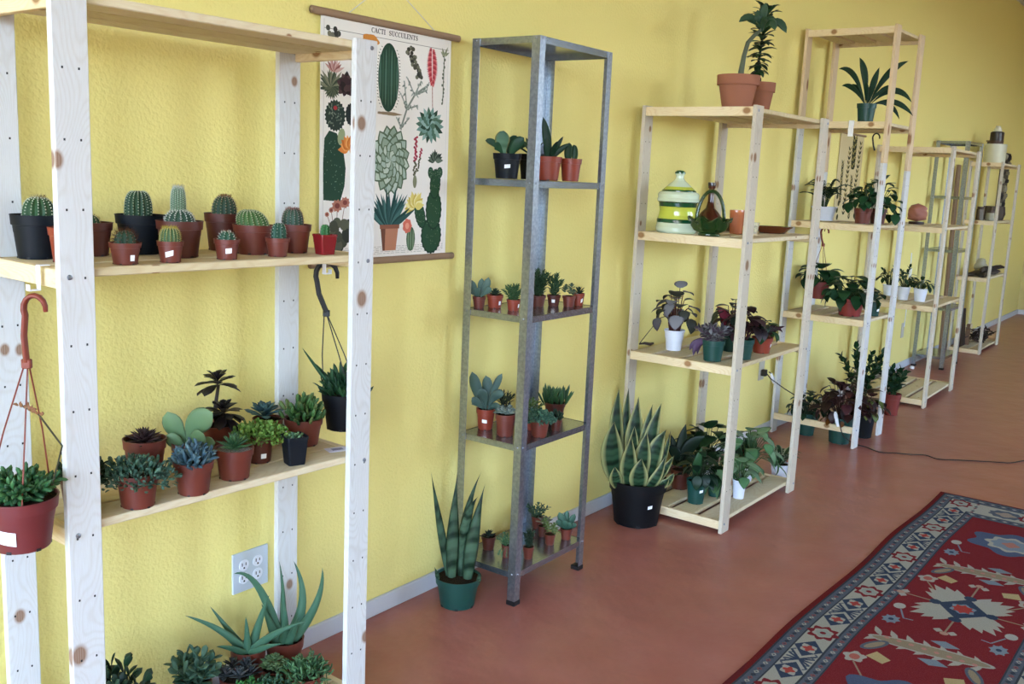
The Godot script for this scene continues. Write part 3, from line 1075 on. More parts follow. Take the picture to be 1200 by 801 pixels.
		for s in [-1.0, 1.0]:
			var y: float = mid + s * 0.165
			ell(Vector2(x + 0.255, y), 0.034, 0.026, sky, 0, 24, 0.2, 8)
			ell(Vector2(x + 0.255, y), 0.011, 0.009, navy, 0, 8)
			ell(Vector2(x + 0.125, y + s * 0.012), 0.026, 0.02, Color.html("#9c9c92"), 0, 12)
			stroke(Vector2(x + 0.15, y), Vector2(x + 0.22, y - s * 0.03), 0.006, sky)
			stroke(Vector2(x + 0.22, y - s * 0.03), Vector2(x + 0.215, y - s * 0.06), 0.006, sky)
			ell(Vector2(x + 0.49, y - s * 0.02), 0.058, 0.022, slate, s * 0.5, 14)
			ell(Vector2(x + 0.49, y - s * 0.02), 0.044, 0.013, tan, s * 0.5, 12)
			fill(PackedVector2Array([Vector2(x + 0.56, y - s * 0.09), Vector2(x + 0.6, y - s * 0.075), Vector2(x + 0.58, y - s * 0.02), Vector2(x + 0.53, y - s * 0.04)]), Color.html("#a5946a"))
			ell(Vector2(x + 0.61, y + s * 0.005), 0.036, 0.03, cream, s * 0.4, 24, 0.18, 5)
			ell(Vector2(x + 0.61, y + s * 0.005), 0.02, 0.016, Color.html("#9c5a50"), 0, 12)
			stroke(Vector2(x + 0.64, y), Vector2(x + 0.72, y - s * 0.05), 0.006, tan)
		x += 0.805
		k += 1
	# pile: a fine weave over the colours
	var f := noise(0.35, 2, 77)
	for yy in ink.get_height():
		for xx in ink.get_width():
			var q := f.get_noise_2d(xx * 1.0, yy * 2.0) * 0.12
			var p := ink.get_pixel(xx, yy)
			ink.set_pixel(xx, yy, p.lightened(q) if q > 0 else p.darkened(-q))
	ink.generate_mipmaps()
	return ImageTexture.create_from_image(ink)

# ---------------------------------------------------------------- hanging pots
# hook at the origin, the pot's base y below; wires run to three points of the rim
func hanger(t: Node3D, hook_y: float, hub_y: float, rim_y: float, r: float, m: Material, big := 1.0, hub_x := 0.0, hub_z := 0.0, off := 0.0) -> void:
	var hk := Mb.new()
	var path := []
	for i in 10:
		var a := lerpf(-0.5, PI * 1.05, i / 9.0)
		path.append(Vector3(hub_x + off + 0.014 * big - cos(a) * 0.016 * big - 0.012 * big, hook_y + sin(a) * 0.02 * big, hub_z))
	path.reverse()
	path.append(Vector3(hub_x + off * 0.6 - 0.01 * big, lerpf(hook_y, hub_y, 0.5), hub_z))
	path.append(Vector3(hub_x, hub_y, hub_z))
	var rad := []
	for i in path.size():
		rad.append(0.0066 * big * (0.7 + 0.3 * minf(i / 3.0, 1.0)))
	hk.tube(path, rad, 8, Color.WHITE, 0.6)
	hk.box(Vector3(hub_x - 0.009, hub_y - 0.012, hub_z - 0.005), Vector3(hub_x + 0.009, hub_y + 0.006, hub_z + 0.005), 0.002)
	part(t, "hook", hk, m)
	for k in 3:
		var a := k * TAU / 3.0 + 0.5
		var w := Mb.new()
		var e := Vector3(sin(a) * r, rim_y, cos(a) * r)
		var b := Vector3(hub_x + sin(a) * 0.006, hub_y - 0.01, hub_z + cos(a) * 0.004)
		w.tube([b, b.lerp(e, 0.5) + Vector3(sin(a), 0, cos(a)) * 0.004, e], 0.0016, 5)
		part(t, "wire", w, m)

func hook_strap(label: String, a: Vector3, y1: float, turn := 0.0) -> void:
	# a flat white hook that clips over a rail
	var t := thing("rail_hook", label, "hook", a, turn, "")
	var mb := Mb.new()
	mb.box(Vector3(-0.0065, y1 - a.y, -0.0012), Vector3(0.0065, 0.003, 0.0012), 0.0006)
	part(t, "strap", mb, M.white_plastic)
	var m2 := Mb.new()
	m2.box(Vector3(-0.0065, 0.001, 0.0), Vector3(0.0065, 0.003, 0.02), 0.0006)
	part(t, "clip", m2, M.white_plastic)
	var m3 := Mb.new()
	m3.box(Vector3(-0.0065, y1 - a.y, -0.02), Vector3(0.0065, y1 - a.y + 0.0024, 0.0), 0.0006)
	m3.box(Vector3(-0.0065, y1 - a.y, -0.0212), Vector3(0.0065, y1 - a.y + 0.012, -0.019), 0.0006)
	part(t, "lip", m3, M.white_plastic)

func _ready() -> void:
	rng.seed = 4711
	# ---- camera, sky, exposure
	var cam := Camera3D.new()
	cam.name = "camera"
	cam.position = Vector3(-0.4846, 1.4235, 2.0867)
	cam.rotation_degrees = Vector3(-9.7602, -53.7757, 2.537)
	cam.fov = rad_to_deg(2.0 * atan(400.5 / 1150.13))
	cam.near = 0.05
	add_child(cam)
	var env := Environment.new()
	env.tonemap_mode = Environment.TONE_MAPPER_LINEAR
	env.tonemap_exposure = 1.0
	env.sdfgi_enabled = true
	env.ssao_enabled = true
	env.ssil_enabled = true
	env.background_mode = Environment.BG_SKY
	var sky := ProceduralSkyMaterial.new()
	sky.sky_top_color = Color(0.58, 0.74, 0.95)
	sky.sky_horizon_color = Color(0.89, 0.95, 1.0)
	sky.ground_horizon_color = Color(0.62, 0.62, 0.6)
	sky.ground_bottom_color = Color(0.4, 0.39, 0.37)
	sky.energy_multiplier = 27.5
	env.sky = Sky.new()
	env.sky.sky_material = sky
	var we := WorldEnvironment.new()
	we.name = "environment"
	we.environment = env
	add_child(we)
	make_materials()
	build_room()
	build_shelves()
	build_wall_things()
	build_cactus_shelf()
	build_succulent_shelf()
	build_hanging_pots()
	build_lowest_shelf()
	build_steel_shelf_plants()
	build_floor_plants()
	build_crockery()
	build_foliage_shelves()
	build_tall_unit_plants()
	build_far_end()

# ---------------------------------------------------------------- the room
const RX0 := -3.6
const RX1 := 12.75
const RZ := 6.0
const RH := 3.3

func build_room() -> void:
	var T := 0.15
	var mb := Mb.new()
	mb.box(Vector3(RX0 - T, -0.12, -T), Vector3(RX1 + T, 0, RZ + T), 0.0)
	struct("floor", mb, M.floor)
	mb = Mb.new()
	mb.box(Vector3(RX0 - T, RH, -T), Vector3(RX1 + T, RH + 0.12, RZ + T), 0.0)
	struct("ceiling", mb, M.ceiling)
	mb = Mb.new()
	mb.box(Vector3(RX0 - T, 0, -T), Vector3(RX1 + T, RH, 0), 0.0)
	struct("wall_back", mb, M.wall)
	mb = Mb.new()
	mb.box(Vector3(RX1, 0, 0), Vector3(RX1 + T, RH, RZ), 0.0)
	struct("wall_right", mb, M.far_wall)
	# the shop front: two wide panes in the end wall, street-side ones added, unseen, to light the far end
	var openings := [[0.3, 2.85, 0.2, 3.1], [3.0, 5.7, 0.2, 3.1]]
	wall_with_windows("wall_left", true, RX0, openings)
	wall_with_windows("wall_front", false, RZ, [[3.8, 5.2, 1.2, 2.9], [6.8, 8.8, 1.0, 3.0]])
	mb = Mb.new()
	mb.box(Vector3(RX0, 0, 0), Vector3(RX1, 0.058, 0.012), 0.003)
	struct("baseboard_back", mb, M.white)
	mb = Mb.new()
	mb.box(Vector3(RX1 - 0.012, 0, 0.012), Vector3(RX1, 0.058, RZ), 0.003)
	struct("baseboard_right", mb, M.white)

func wall_with_windows(called: String, along_z: bool, c: float, op: Array) -> void:
	var T := 0.15
	var lo := 0.0 if along_z else RX0 - T
	var hi := RZ if along_z else RX1 + T
	var mb := Mb.new()
	var B := func(m: Mb, a0: float, a1: float, y0: float, y1: float, d0: float, d1: float, bev := 0.0) -> void:
		if along_z:
			m.box(Vector3(c - d1, y0, a0), Vector3(c - d0, y1, a1), bev)
		else:
			m.box(Vector3(a0, y0, c + d0), Vector3(a1, y1, c + d1), bev)
	var a := lo
	for o in op:
		B.call(mb, a, o[0], 0.0, RH, 0.0, T)
		B.call(mb, o[0], o[1], 0.0, o[2], 0.0, T)
		B.call(mb, o[0], o[1], o[3], RH, 0.0, T)
		a = o[1]
	B.call(mb, a, hi, 0.0, RH, 0.0, T)
	struct(called, mb, M.far_wall)
	for o in op:
		var w := Node3D.new()
		w.name = "window_%d" % (taken.get("window", 0) + 1)
		taken["window"] = taken.get("window", 0) + 1
		add_child(w)
		w.set_meta("kind", "structure")
		var fr := Mb.new()
		var e := 0.05
		B.call(fr, o[0], o[0] + e, o[2], o[3], 0.04, 0.11, 0.004)
		B.call(fr, o[1] - e, o[1], o[2], o[3], 0.04, 0.11, 0.004)
		B.call(fr, o[0] + e, o[1] - e, o[2], o[2] + e, 0.04, 0.11, 0.004)
		B.call(fr, o[0] + e, o[1] - e, o[3] - e, o[3], 0.04, 0.11, 0.004)
		part(w, "window_frame", fr, M.bolt)
		var gl := Mb.new()
		B.call(gl, o[0] + e, o[1] - e, o[2] + e, o[3] - e, 0.07, 0.076)
		part(w, "pane", gl, M.glass)

func build_shelves() -> void:
	wood_shelf("narrow pale pine shelf unit nearest the window, cacti on its upper shelf", 0.467, 0.784, 0.054, 0.353, -2.286, [1.712, 1.211, 0.708, 0.053], 1.716, 3, 0)
	metal_shelf("tall galvanized steel shelf unit holding small succulents, right of the botanical chart", 2.024, 0.431, 0.044, 0.305, 0.64, [1.836, 1.401, 0.974, 0.551, 0.114], 1.837)
	wood_shelf("deep pine shelf unit with striped jar and two clay pots on top", 3.144, 0.795, 0.036, 0.536, -0.431, [1.714, 1.207, 0.698, 0.053], 1.72, 4, 1)
	wood_shelf("tallest pine shelf unit, its upper posts a yellower wood than the lower", 4.897, 0.479, 0.022, 0.516, -1.86, [2.258, 1.774, 1.231, 0.717, 0.118], 2.267, 4, 2, 1.56, true)
	wood_shelf("deep pine shelf unit with an empty slatted bottom shelf, beyond the tallest unit", 6.285, 0.83, 0.06, 0.54, 0.356, [1.705, 1.195, 0.68, 0.055], 1.714, 4, 3)
	metal_shelf("empty grey steel shelf unit standing far back between two pine units", 7.909, 0.445, 0.03, 0.279, -1.497, [1.822, 1.391, 0.968, 0.5, 0.103], 1.824)
	wood_shelf("farthest pine shelf unit, a white planter on top and driftwood below", 8.995, 0.845, 0.06, 0.335, 0.178, [1.696, 1.189, 0.687, 0.04], 1.705, 3, 1)

# ---------------------------------------------------------------- on the wall and the floor
func build_wall_things() -> void:
	var t := thing("botanical_chart", "hanging paper chart of painted cacti and succulents headed CACTI SUCCULENTS", "poster", Vector3(1.685, 1.49, 0.0))
	t.rotation.z = 0.004
	var mb := Mb.new()
	var w := 0.2725
	mb.poly([Vector3(-w, -0.337, 0.011), Vector3(w, -0.337, 0.011), Vector3(w, 0.337, 0.011), Vector3(-w, 0.337, 0.011)], Vector3.BACK, Color.WHITE, [Vector2(0, 1), Vector2(1, 1), Vector2(1, 0), Vector2(0, 0)])
	var pm := mat("#ffffff", 0.75, 0.25)
	pm.albedo_texture = poster_print()
	part(t, "printed_sheet", mb, pm)
	mb = Mb.new()
	mb.box(Vector3(-w, -0.337, 0.0096), Vector3(w, 0.337, 0.0106), 0.0002)
	part(t, "backing_sheet", mb, M.paper)
	var tm := TextMesh.new()
	var sf := SystemFont.new()
	sf.font_names = PackedStringArray(["Droid Serif"])
	sf.font_weight = 700
	tm.font = sf
	tm.text = "CACTI   SUCCULENTS"
	tm.font_size = 32
	tm.pixel_size = 0.00058
	tm.depth = 0.0002
	part(t, "title_lettering", tm, mat("#2b2725", 0.9), at(0.018, 0.3185, 0.0112))
	for y in [0.342, -0.343]:
		for zz in [0.015]:
			mb = Mb.new()
			mb.tube([Vector3(-w - 0.035, y, 0.012), Vector3(w + 0.035, y, 0.012)], 0.0105, 10, Color.WHITE, 0.9)
			part(t, "rod", mb, M.rod)
	mb = Mb.new()
	mb.tube([Vector3(-0.17, 0.352, 0.012), Vector3(-0.02, 0.455, 0.006), Vector3(0.0, 0.458, 0.006), Vector3(0.02, 0.452, 0.006), Vector3(0.19, 0.352, 0.012)], 0.0014, 5)
	part(t, "cord", mb, mat("#d8d2c0", 0.8))
	# double socket plate
	t = thing("socket_plate", "pale grey double socket plate low on the yellow wall", "socket", Vector3(1.178, 0.3105, 0.0))
	mb = Mb.new()
	mb.box(Vector3(-0.0605, -0.0575, 0), Vector3(0.0605, 0.0575, 0.006), 0.003)
	part(t, "plate", mb, mat("#c3cbd2", 0.45))
	for sx in [-0.0235, 0.0235]:
		for sy in [-0.019, 0.019]:
			mb = Mb.new()
			mb.lathe([Vector2(0, 0), Vector2(0.0165, 0), Vector2(0.0165, 0.002), Vector2(0, 0.002)], 16)
			var o := part(t, "outlet", mb, M.white_plastic, Transform3D(Basis(Vector3.RIGHT, PI / 2), Vector3(sx, sy, 0.0055)))
			mb = Mb.new()
			mb.box(Vector3(-0.0078, 0.0015, -0.0072), Vector3(-0.0048, 0.0024, 0.0022), 0.0002)
			mb.box(Vector3(0.0046, 0.0015, -0.0066), Vector3(0.0074, 0.0024, 0.0016), 0.0002)
			mb.box(Vector3(-0.0025, 0.0015, 0.0055), Vector3(0.0025, 0.0024, 0.0105), 0.0004)
			part(o, "slots", mb, M.black, Transform3D.IDENTITY, true)
	# runner rug
	t = thing("runner_rug", "red patterned woollen runner rug with cream flower border on the floor", "rug", Vector3(4.42, 0.0, 1.088))
	t.rotation.y = deg_to_rad(-0.75)
	var L := 3.1
	var W := 0.83
	var rows := []
	var uvs := []
	for i in 41:
		var r := PackedVector3Array()
		var u := PackedVector2Array()
		for j in 13:
			var q := i / 40.0
			var s := j / 12.0
			var edge := 1.0 if s in [0.0, 1.0] or i in [0, 40] else 0.0
			var wob := 0.006 * sin(q * 19.0) * (1.0 - s) if j < 6 else 0.0
			r.append(Vector3(-q * L, 0.009 + 0.0012 * sin(q * 31.0 + s * 7.0) - edge * 0.003, s * W + wob))
			u.append(Vector2(q, s))
		rows.append(r)
		uvs.append(u)
	mb = Mb.new()
	mb.grid(rows, false, Color.WHITE, uvs)
	var rm := mat("#ffffff", 0.95, 0.1)
	rm.albedo_texture = rug_print(L, W)
	part(t, "pile", mb, rm)
	mb = Mb.new()
	mb.box(Vector3(-L, 0.0, 0.004), Vector3(0, 0.0055, W), 0.001)
	part(t, "backing", mb, mat("#5a2426", 0.95, 0.1))
	# the lamp cord
	var path := [Vector3(4.875, 0.13, 0.437), Vector3(4.88, 0.07, 0.46), Vector3(4.95, 0.02, 0.5), Vector3(4.985, 0.004, 0.56)]
	for q in [[4.936, 0.645], [4.985, 0.73], [5.017, 0.795], [5.06, 0.86], [5.03, 0.931], [5.1, 1.03], [5.162, 1.121], [5.22, 1.21], [5.25, 1.25], [5.36, 1.30], [5.5, 1.38], [5.6, 1.7]]:
		path.append(Vector3(q[0], 0.004, q[1]))
	t = thing("power_cord", "dark cord running from a white inline switch across the red floor", "cord", Vector3.ZERO)
	mb = Mb.new()
	var cv := Curve3D.new()
	for i in path.size():
		var tg: Vector3 = (path[mini(i + 1, path.size() - 1)] - path[maxi(i - 1, 0)]) / 6.0
		cv.add_point(path[i], -tg, tg)
	var pts := []
	for p in cv.tessellate_even_length(4, 0.03):
		pts.append(p)
	mb.tube(pts, 0.0032, 6)
	part(t, "cable", mb, M.cord)
	mb = Mb.new()
	mb.tube([Vector3(4.868, 0.118, 0.43), Vector3(4.868, 0.15, 0.418), Vector3(4.868, 0.185, 0.41), Vector3(4.868, 0.2, 0.407)], [0.007, 0.012, 0.011, 0.006], 8, Color.WHITE, 0.7)
	part(t, "inline_switch", mb, M.white_plastic).set_meta("label", "white inline switch")
	mb = Mb.new()
	mb.tube([Vector3(4.868, 0.2, 0.407), Vector3(4.88, 0.25, 0.38), Vector3(4.92, 0.2, 0.25), Vector3(4.9, 0.27, 0.1), Vector3(4.84, 0.33, 0.03), Vector3(4.79, 0.37, 0.02)], 0.003, 6)
	part(t, "cable", mb, M.cord)
	t = thing("wall_socket", "black plug in a grey wall socket behind the deep pine unit's end", "socket", Vector3(4.76, 0.39, 0.0))
	mb = Mb.new()
	mb.box(Vector3(-0.036, -0.06, 0), Vector3(0.036, 0.06, 0.006), 0.002)
	part(t, "plate", mb, mat("#b9b4a2", 0.5))
	mb = Mb.new()
	mb.box(Vector3(-0.014, -0.035, 0.006), Vector3(0.014, 0.002, 0.035), 0.003)
	part(t, "plug", mb, M.black)
	t = thing("cord_adapter", "white adapter hanging on its cord below the black plug", "adapter", Vector3(4.855, 0.33, 0.03))
	mb = Mb.new()
	mb.tube([Vector3(-0.012, 0.03, 0), Vector3(0, 0.0, 0.006), Vector3(0.016, -0.03, 0.01)], [0.007, 0.011, 0.007], 8)
	part(t, "body", mb, M.white_plastic)
	mb = Mb.new()
	mb.tube([Vector3(-0.012, 0.03, 0), Vector3(-0.06, 0.045, 0.005)], 0.003, 5)
	part(t, "cable", mb, M.cord)
	t = thing("wall_socket", "grey wall socket with a pale lamp cord, seen under the far pine unit", "socket", Vector3(7.64, 0.32, 0.0))
	mb = Mb.new()
	mb.box(Vector3(-0.036, -0.06, 0), Vector3(0.036, 0.06, 0.006), 0.002)
	part(t, "plate", mb, mat("#b9b4a2", 0.5))
	mb = Mb.new()
	mb.tube([Vector3(0.0, 0.03, 0.012), Vector3(0.02, 0.2, 0.01), Vector3(0.0, 0.5, 0.01), Vector3(-0.02, 0.62, 0.012)], 0.004, 5)
	part(t, "cord", mb, M.white_plastic)
	mb = Mb.new()
	mb.box(Vector3(-0.012, 0.42, 0.004), Vector3(0.012, 0.5, 0.022), 0.003)
	part(t, "switch", mb, M.white_plastic)

# ---------------------------------------------------------------- pine unit by the window: cacti
func build_cactus_shelf() -> void:
	var Y := 1.211
	var g := "cacti on the upper shelf by the window"
	var t := pot_plant("potted_cactus", "wool-topped barrel cactus in a large black pot, leftmost on its shelf", 0.545, Y, 0.128, g, "cactus")
	var y := pot(t, "nursery", 0.048, 0.088, M.black_pot)
	cactus(t, y - 0.006, 0.031, 0.05, 14, "#3f6b3f", "#d8dcb8", 0.0035, 9, 0.2, 3, Vector3(0.006, 0, 0), "cactus_body", Vector3.ZERO, "#b9a27a")
	t = pot_plant("potted_cactus", "small cactus in an orange pot half hidden behind the front post", 0.557, Y, 0.225, g, "cactus")
	y = pot(t, "nursery", 0.037, 0.069, M.orange_pot)
	cactus(t, y - 0.004, 0.02, 0.024, 11, "#3d6a45", "#d8d2b0", 0.005, 5)
	sticker(t, 0.037, 0.069, 0.03, 0.5)
	t = pot_plant("potted_cactus", "low cactus in a brown pot mostly behind the front post", 0.669, Y, 0.122, g, "cactus")
	y = pot(t, "nursery", 0.042, 0.071, M.brown_pot)
	cactus(t, y - 0.004, 0.024, 0.026, 11, "#3d6a45", "#c9b58c", 0.006, 5, 0.14, 4, Vector3(-0.008, 0, 0))
	t = pot_plant("potted_cactus", "dark green many-ribbed cactus in a large black pot", 0.785, Y, 0.122, g, "cactus")
	y = pot(t, "nursery", 0.054, 0.086, M.black_pot)
	cactus(t, y - 0.008, 0.0295, 0.068, 17, "#3a6343", "#c8d0a8", 0.002, 12, 0.16, 2, Vector3(-0.005, 0, 0), "cactus_body", Vector3.ZERO, "", 0.5)
	t = pot_plant("potted_cactus", "bristling long-spined cactus in a small brown pot, leftmost of the front row", 0.629, Y, 0.308, g, "cactus")
	y = pot(t, "nursery", 0.031, 0.043, M.terra)
	cactus(t, y - 0.006, 0.0205, 0.034, 11, "#35604a", "#6e4c3a", 0.014, 5, 0.18, 6)
	sticker(t, 0.031, 0.043, 0.014, 0.9, 0.011, 0.012)
	t = pot_plant("potted_cactus", "white-woolly cactus with one tall column above a globe, in a brown pot", 0.812, Y, 0.226, g, "cactus")
	y = pot(t, "nursery", 0.05, 0.079, M.brown_pot)
	cactus(t, y - 0.006, 0.031, 0.036, 15, "#3f6650", "#e8e8dc", 0.0055, 8, 0.1, 6)
	cactus(t, y + 0.012, 0.0165, 0.068, 18, "#8aa88a", "#e3e8da", 0.003, 16, 0.1, 3, Vector3(-0.006, 0, -0.01), "cactus_column", Vector3.ZERO, "#e8e6d8", 0.4)
	t = pot_plant("potted_cactus", "yellow-haired small cactus in a brown pot with a white price label", 0.727, Y, 0.315, g, "cactus")
	y = pot(t, "nursery", 0.027, 0.044, M.terra)
	cactus(t, y - 0.005, 0.0205, 0.036, 17, "#5c8250", "#d9c86a", 0.0042, 11, 0.08, 5, Vector3.ZERO, "cactus_body", Vector3.ZERO, "#dcc45c", 0.4)
	sticker(t, 0.027, 0.044, 0.019, 0.25, 0.018, 0.011, 0.25)
	t = pot_plant("potted_cactus", "dark globe cactus with rusty spines in a tall brown pot against the wall", 1.0, Y, 0.127, g, "cactus")
	y = pot(t, "nursery", 0.043, 0.088, M.brown_pot)
	cactus(t, y - 0.006, 0.0285, 0.056, 15, "#3a5a44", "#a8845a", 0.005, 9, 0.1, 4, Vector3(0.004, 0, 0), "cactus_body", Vector3.ZERO, "#8e5a34")
	t = pot_plant("potted_cactus", "leaning yellow-green ball cactus in a wide red-brown pot", 1.004, Y, 0.236, g, "cactus")
	y = pot(t, "nursery", 0.048, 0.068, M.terra)
	cactus(t, y - 0.006, 0.036, 0.046, 19, "#5f8a48", "#b6b872", 0.003, 10, 0.1, 3, Vector3(0.002, 0, 0), "cactus_body", Vector3(-0.012, 0, 0))
	t = pot_plant("potted_cactus", "tiny cactus with white wool tufts in a labelled small brown pot", 0.868, Y, 0.315, g, "cactus")
	y = pot(t, "nursery", 0.028, 0.044, M.terra)
	cactus(t, y - 0.006, 0.0185, 0.027, 10, "#3d6b50", "#e4e4d4", 0.006, 5, 0.16, 5)
	sticker(t, 0.028, 0.044, 0.02, 0.45, 0.015, 0.011, 0.1)
	t = pot_plant("potted_cactus", "upright white-dotted cactus in a small brown pot", 1.012, Y, 0.311, g, "cactus")
	y = pot(t, "nursery", 0.028, 0.043, M.terra)
	cactus(t, y - 0.006, 0.0175, 0.044, 9, "#2f6650", "#eef0e4", 0.0028, 6, 0.2, 5, Vector3(0.003, 0, 0), "cactus_body", Vector3.ZERO, "", 0.55)
	t = pot_plant("potted_cactus", "grey-green round cactus with pinkish spines in a wide red-brown pot", 1.117, Y, 0.25, g, "cactus")
	y = pot(t, "nursery", 0.039, 0.068, M.terra)
	cactus(t, y - 0.006, 0.0255, 0.05, 15, "#4a6a58", "#b08c84", 0.004, 9, 0.07, 4, Vector3(-0.006, 0, 0), "cactus_body", Vector3.ZERO, "#a0645a", 0.55)
	t = pot_plant("potted_cactus", "small bright green cactus in a glossy square red pot, rightmost on its shelf", 1.151, Y, 0.318, g, "cactus")
	t.rotation.y = V + 0.75
	y = pot(t, "square", 0.0235, 0.048, M.red_gloss)
	cactus(t, y - 0.006, 0.0118, 0.034, 8, "#3f8a48", "#b9a070", 0.002, 5, 0.2, 3, Vector3(0.0, 0, 0.0), "cactus_body", Vector3.ZERO, "", 0.5)

# ---------------------------------------------------------------- pine unit by the window: succulents
func build_succulent_shelf() -> void:
	var Y := 0.708
	var g := "succulents on the middle shelf by the window"
	var t := pot_plant("potted_sedum", "mop of frilly grey-green foliage spilling over a brown pot", 0.64, Y, 0.316, g)
	var y := pot(t, "nursery", 0.044, 0.072, M.terra)
	dome(t, 520, y - 0.012, 0.078, 0.046, shades(0.015, 0.0042, 0.0014, 0.5, 2, ["#4f7a68", "#3f6a58", "#6a9480", "#456f5c"]), M.succ, 0.2, 0.7, 1.2)
	t = pot_plant("potted_echeveria", "dark burgundy rosette in a brown pot against the wall", 0.751, Y, 0.172, g)
	y = pot(t, "nursery", 0.047, 0.094, M.terra)
	rosette(t, 44, y - 0.004, shades(0.052, 0.0075, 0.003, 0.25, 0, ["#4a2c33", "#3c2229", "#5c3a3e"]), M.succ, 0.2, 1.38, 0.4, 1.0, Vector3.ZERO, "rosette", false, 0.016)
	t = pot_plant("potted_senecio", "chalky blue finger-leaved succulent in a brown pot", 0.767, Y, 0.328, g)
	y = pot(t, "nursery", 0.043, 0.072, M.terra)
	dome(t, 170, y - 0.006, 0.036, 0.038, shades(0.034, 0.0042, 0.0036, 0.9, 4, ["#6d93a6", "#54788e", "#86a9b8", "#466a80"]), M.succ, 0.9, 0.75, 1.1)
	t = pot_plant("potted_paddle_plant", "two-lobed pale green paddle-leaf succulent rising behind the blue one", 0.84, Y, 0.21, g)
	y = pot(t, "nursery", 0.04, 0.076, M.terra)
	var s := 1.0 / 525.0
	var pk := K("#84a878")
	var pe := K("#a9c49a")
	blades(t, s, y, [
		[Vector3(-1, 0, 0), Vector3(-24, 41, 4), Vector3(-18, 16, 4), 12.5, 0],
		[Vector3(1, 0, 4), Vector3(32, 44, 10), Vector3(4, 30, 8), 15.0, 0],
		[Vector3(2, 0, 6), Vector3(26, 22, 26), Vector3(14, 12, 18), 10.0, 0],
		[Vector3(0, 0, -4), Vector3(6, 30, -16), Vector3(4, 16, -8), 9.0, 0],
		[Vector3(-2, -4, 6), Vector3(-24, 14, 12), Vector3(-10, 4, 12), 9.0, 0],
		[Vector3(3, -4, 2), Vector3(34, 6, 6), Vector3(18, 4, 8), 9.0, 0],
	], M.succ, 2, 0.0035, pk, pe, K("#9aba88"), 9, 10, 0.15)
	t = pot_plant("potted_haworthia", "pointed green star of leaves in a brown pot with white topping", 0.893, Y, 0.305, g)
	y = pot(t, "nursery", 0.044, 0.071, M.terra, M.gravel)
	rosette(t, 30, y, shades(0.05, 0.0065, 0.003, 0.2, 0, ["#5a8a58", "#47754a", "#6f9a66"], 0.2), M.succ, 0.1, 1.25, 0.6, 1.0)
	t = pot_plant("potted_tree_aeonium", "near-black tree aeonium with two rosette heads by the wall", 0.985, Y, 0.12, g)
	y = pot(t, "nursery", 0.045, 0.075, M.terra)
	var stem := Mb.new()
	stem.tube([Vector3(0, y - 0.01, 0), Vector3(-0.004, y + 0.05, 0.0), Vector3(0.004, y + 0.105, 0.0)], [0.006, 0.005, 0.004], 7, K("#4a3a34"))
	stem.tube([Vector3(0, y + 0.01, 0), Vector3(0.016, y + 0.04, 0.012)], [0.005, 0.004], 7, K("#4a3a34"))
	part(t, "stem", stem, M.leaf)
	var dks := shades(0.072, 0.0165, 0.0022, 0.7, 2, ["#2a1d22", "#1f181c", "#33242a"], 0.1, 5)
	rosette(t, 16, y + 0.105, dks, M.gloss, 0.35, 1.75, 0.5, 1.0, Vector3(0.002, 0, 0), "rosette", true)
	rosette(t, 26, y + 0.034, dks, M.gloss, 0.35, 1.95, 0.5, 1.0, Vector3(0.02, 0, 0.016), "rosette", true)
	t = pot_plant("potted_sedum", "bright lime-green cushion in a labelled brown pot", 1.013, Y, 0.245, g)
	y = pot(t, "nursery", 0.036, 0.069, M.brown_pot)
	dome(t, 400, y - 0.008, 0.068, 0.038, shades(0.0135, 0.0055, 0.0016, 0.4, 2, ["#7fae3e", "#94bd4e", "#6a9a34", "#a4c95c"]), M.succ, 0.6, 0.7, 1.15)
	sticker(t, 0.036, 0.069, 0.02, 0.62, 0.016, 0.012)
	t = pot_plant("potted_echeveria", "wide blue-grey rosette standing behind the lime-green cushion", 1.132, Y, 0.133, g)
	y = pot(t, "nursery", 0.039, 0.066, M.terra)
	rosette(t, 30, y + 0.006, shades(0.062, 0.012, 0.003, 0.35, 2, ["#5d8790", "#4a727e", "#75a0a6"], 0.15), M.succ, 0.15, 1.2, 0.5, 1.0, Vector3(-0.01, 0, 0), "rosette", true)
	t = pot_plant("potted_succulent_cutting", "tiny sprouts in pale gravel in a square black pot", 1.06, Y, 0.318, g)
	t.rotation.y = V + 0.6
	y = pot(t, "square", 0.0275, 0.07, M.black_pot, M.gravel)
	dome(t, 42, y - 0.004, 0.016, 0.013, shades(0.011, 0.0032, 0.0028, 0.3, 4, ["#6f9a62", "#86ac76", "#4d7a54"]), M.succ, 0.5, 0.7, 1.2)
	var gb := Mb.new()
	for i in 60:
		gb.tube([Vector3(jit(0.021), y - 0.001, jit(0.021)), Vector3(jit(0.021), y, jit(0.021)) * 0.0 + Vector3(jit(0.02), y + 0.003, jit(0.02))], 0.0001, 3)
	var peb := Mb.new()
	for i in 70:
		var q := Vector3(jit(0.021), y + 0.0005 + rng.randf() * 0.002, jit(0.021))
		peb.lathe([Vector2(0, -0.0014), Vector2(0.0018, 0), Vector2(0, 0.0014)], 5, K(["#cfccc2", "#a8a49a", "#e6e3da"][i % 3]), false)
		for j in range(peb.v.size() - 15, peb.v.size()):
			peb.v[j] += q
	part(t, "gravel", peb, M.plain, Transform3D.IDENTITY, true)
	t = pot_plant("potted_jade", "finger-leaved jade plant with reddish tips in a brown pot", 1.188, Y, 0.205, g)
	y = pot(t, "nursery", 0.05, 0.071, M.terra)
	dome(t, 110, y - 0.004, 0.052, 0.058, shades(0.03, 0.0055, 0.0042, 0.5, 4, ["#4f7a3e", "#5f8a4a", "#3f6a38", "#7a8f52"]), M.gloss, 0.9, 0.8, 1.15, Vector3.ZERO, "leaf", 0.35)
	t = pot_plant("potted_succulent", "dark bushy succulent in a brown pot behind the front post", 0.553, Y, 0.25, g)
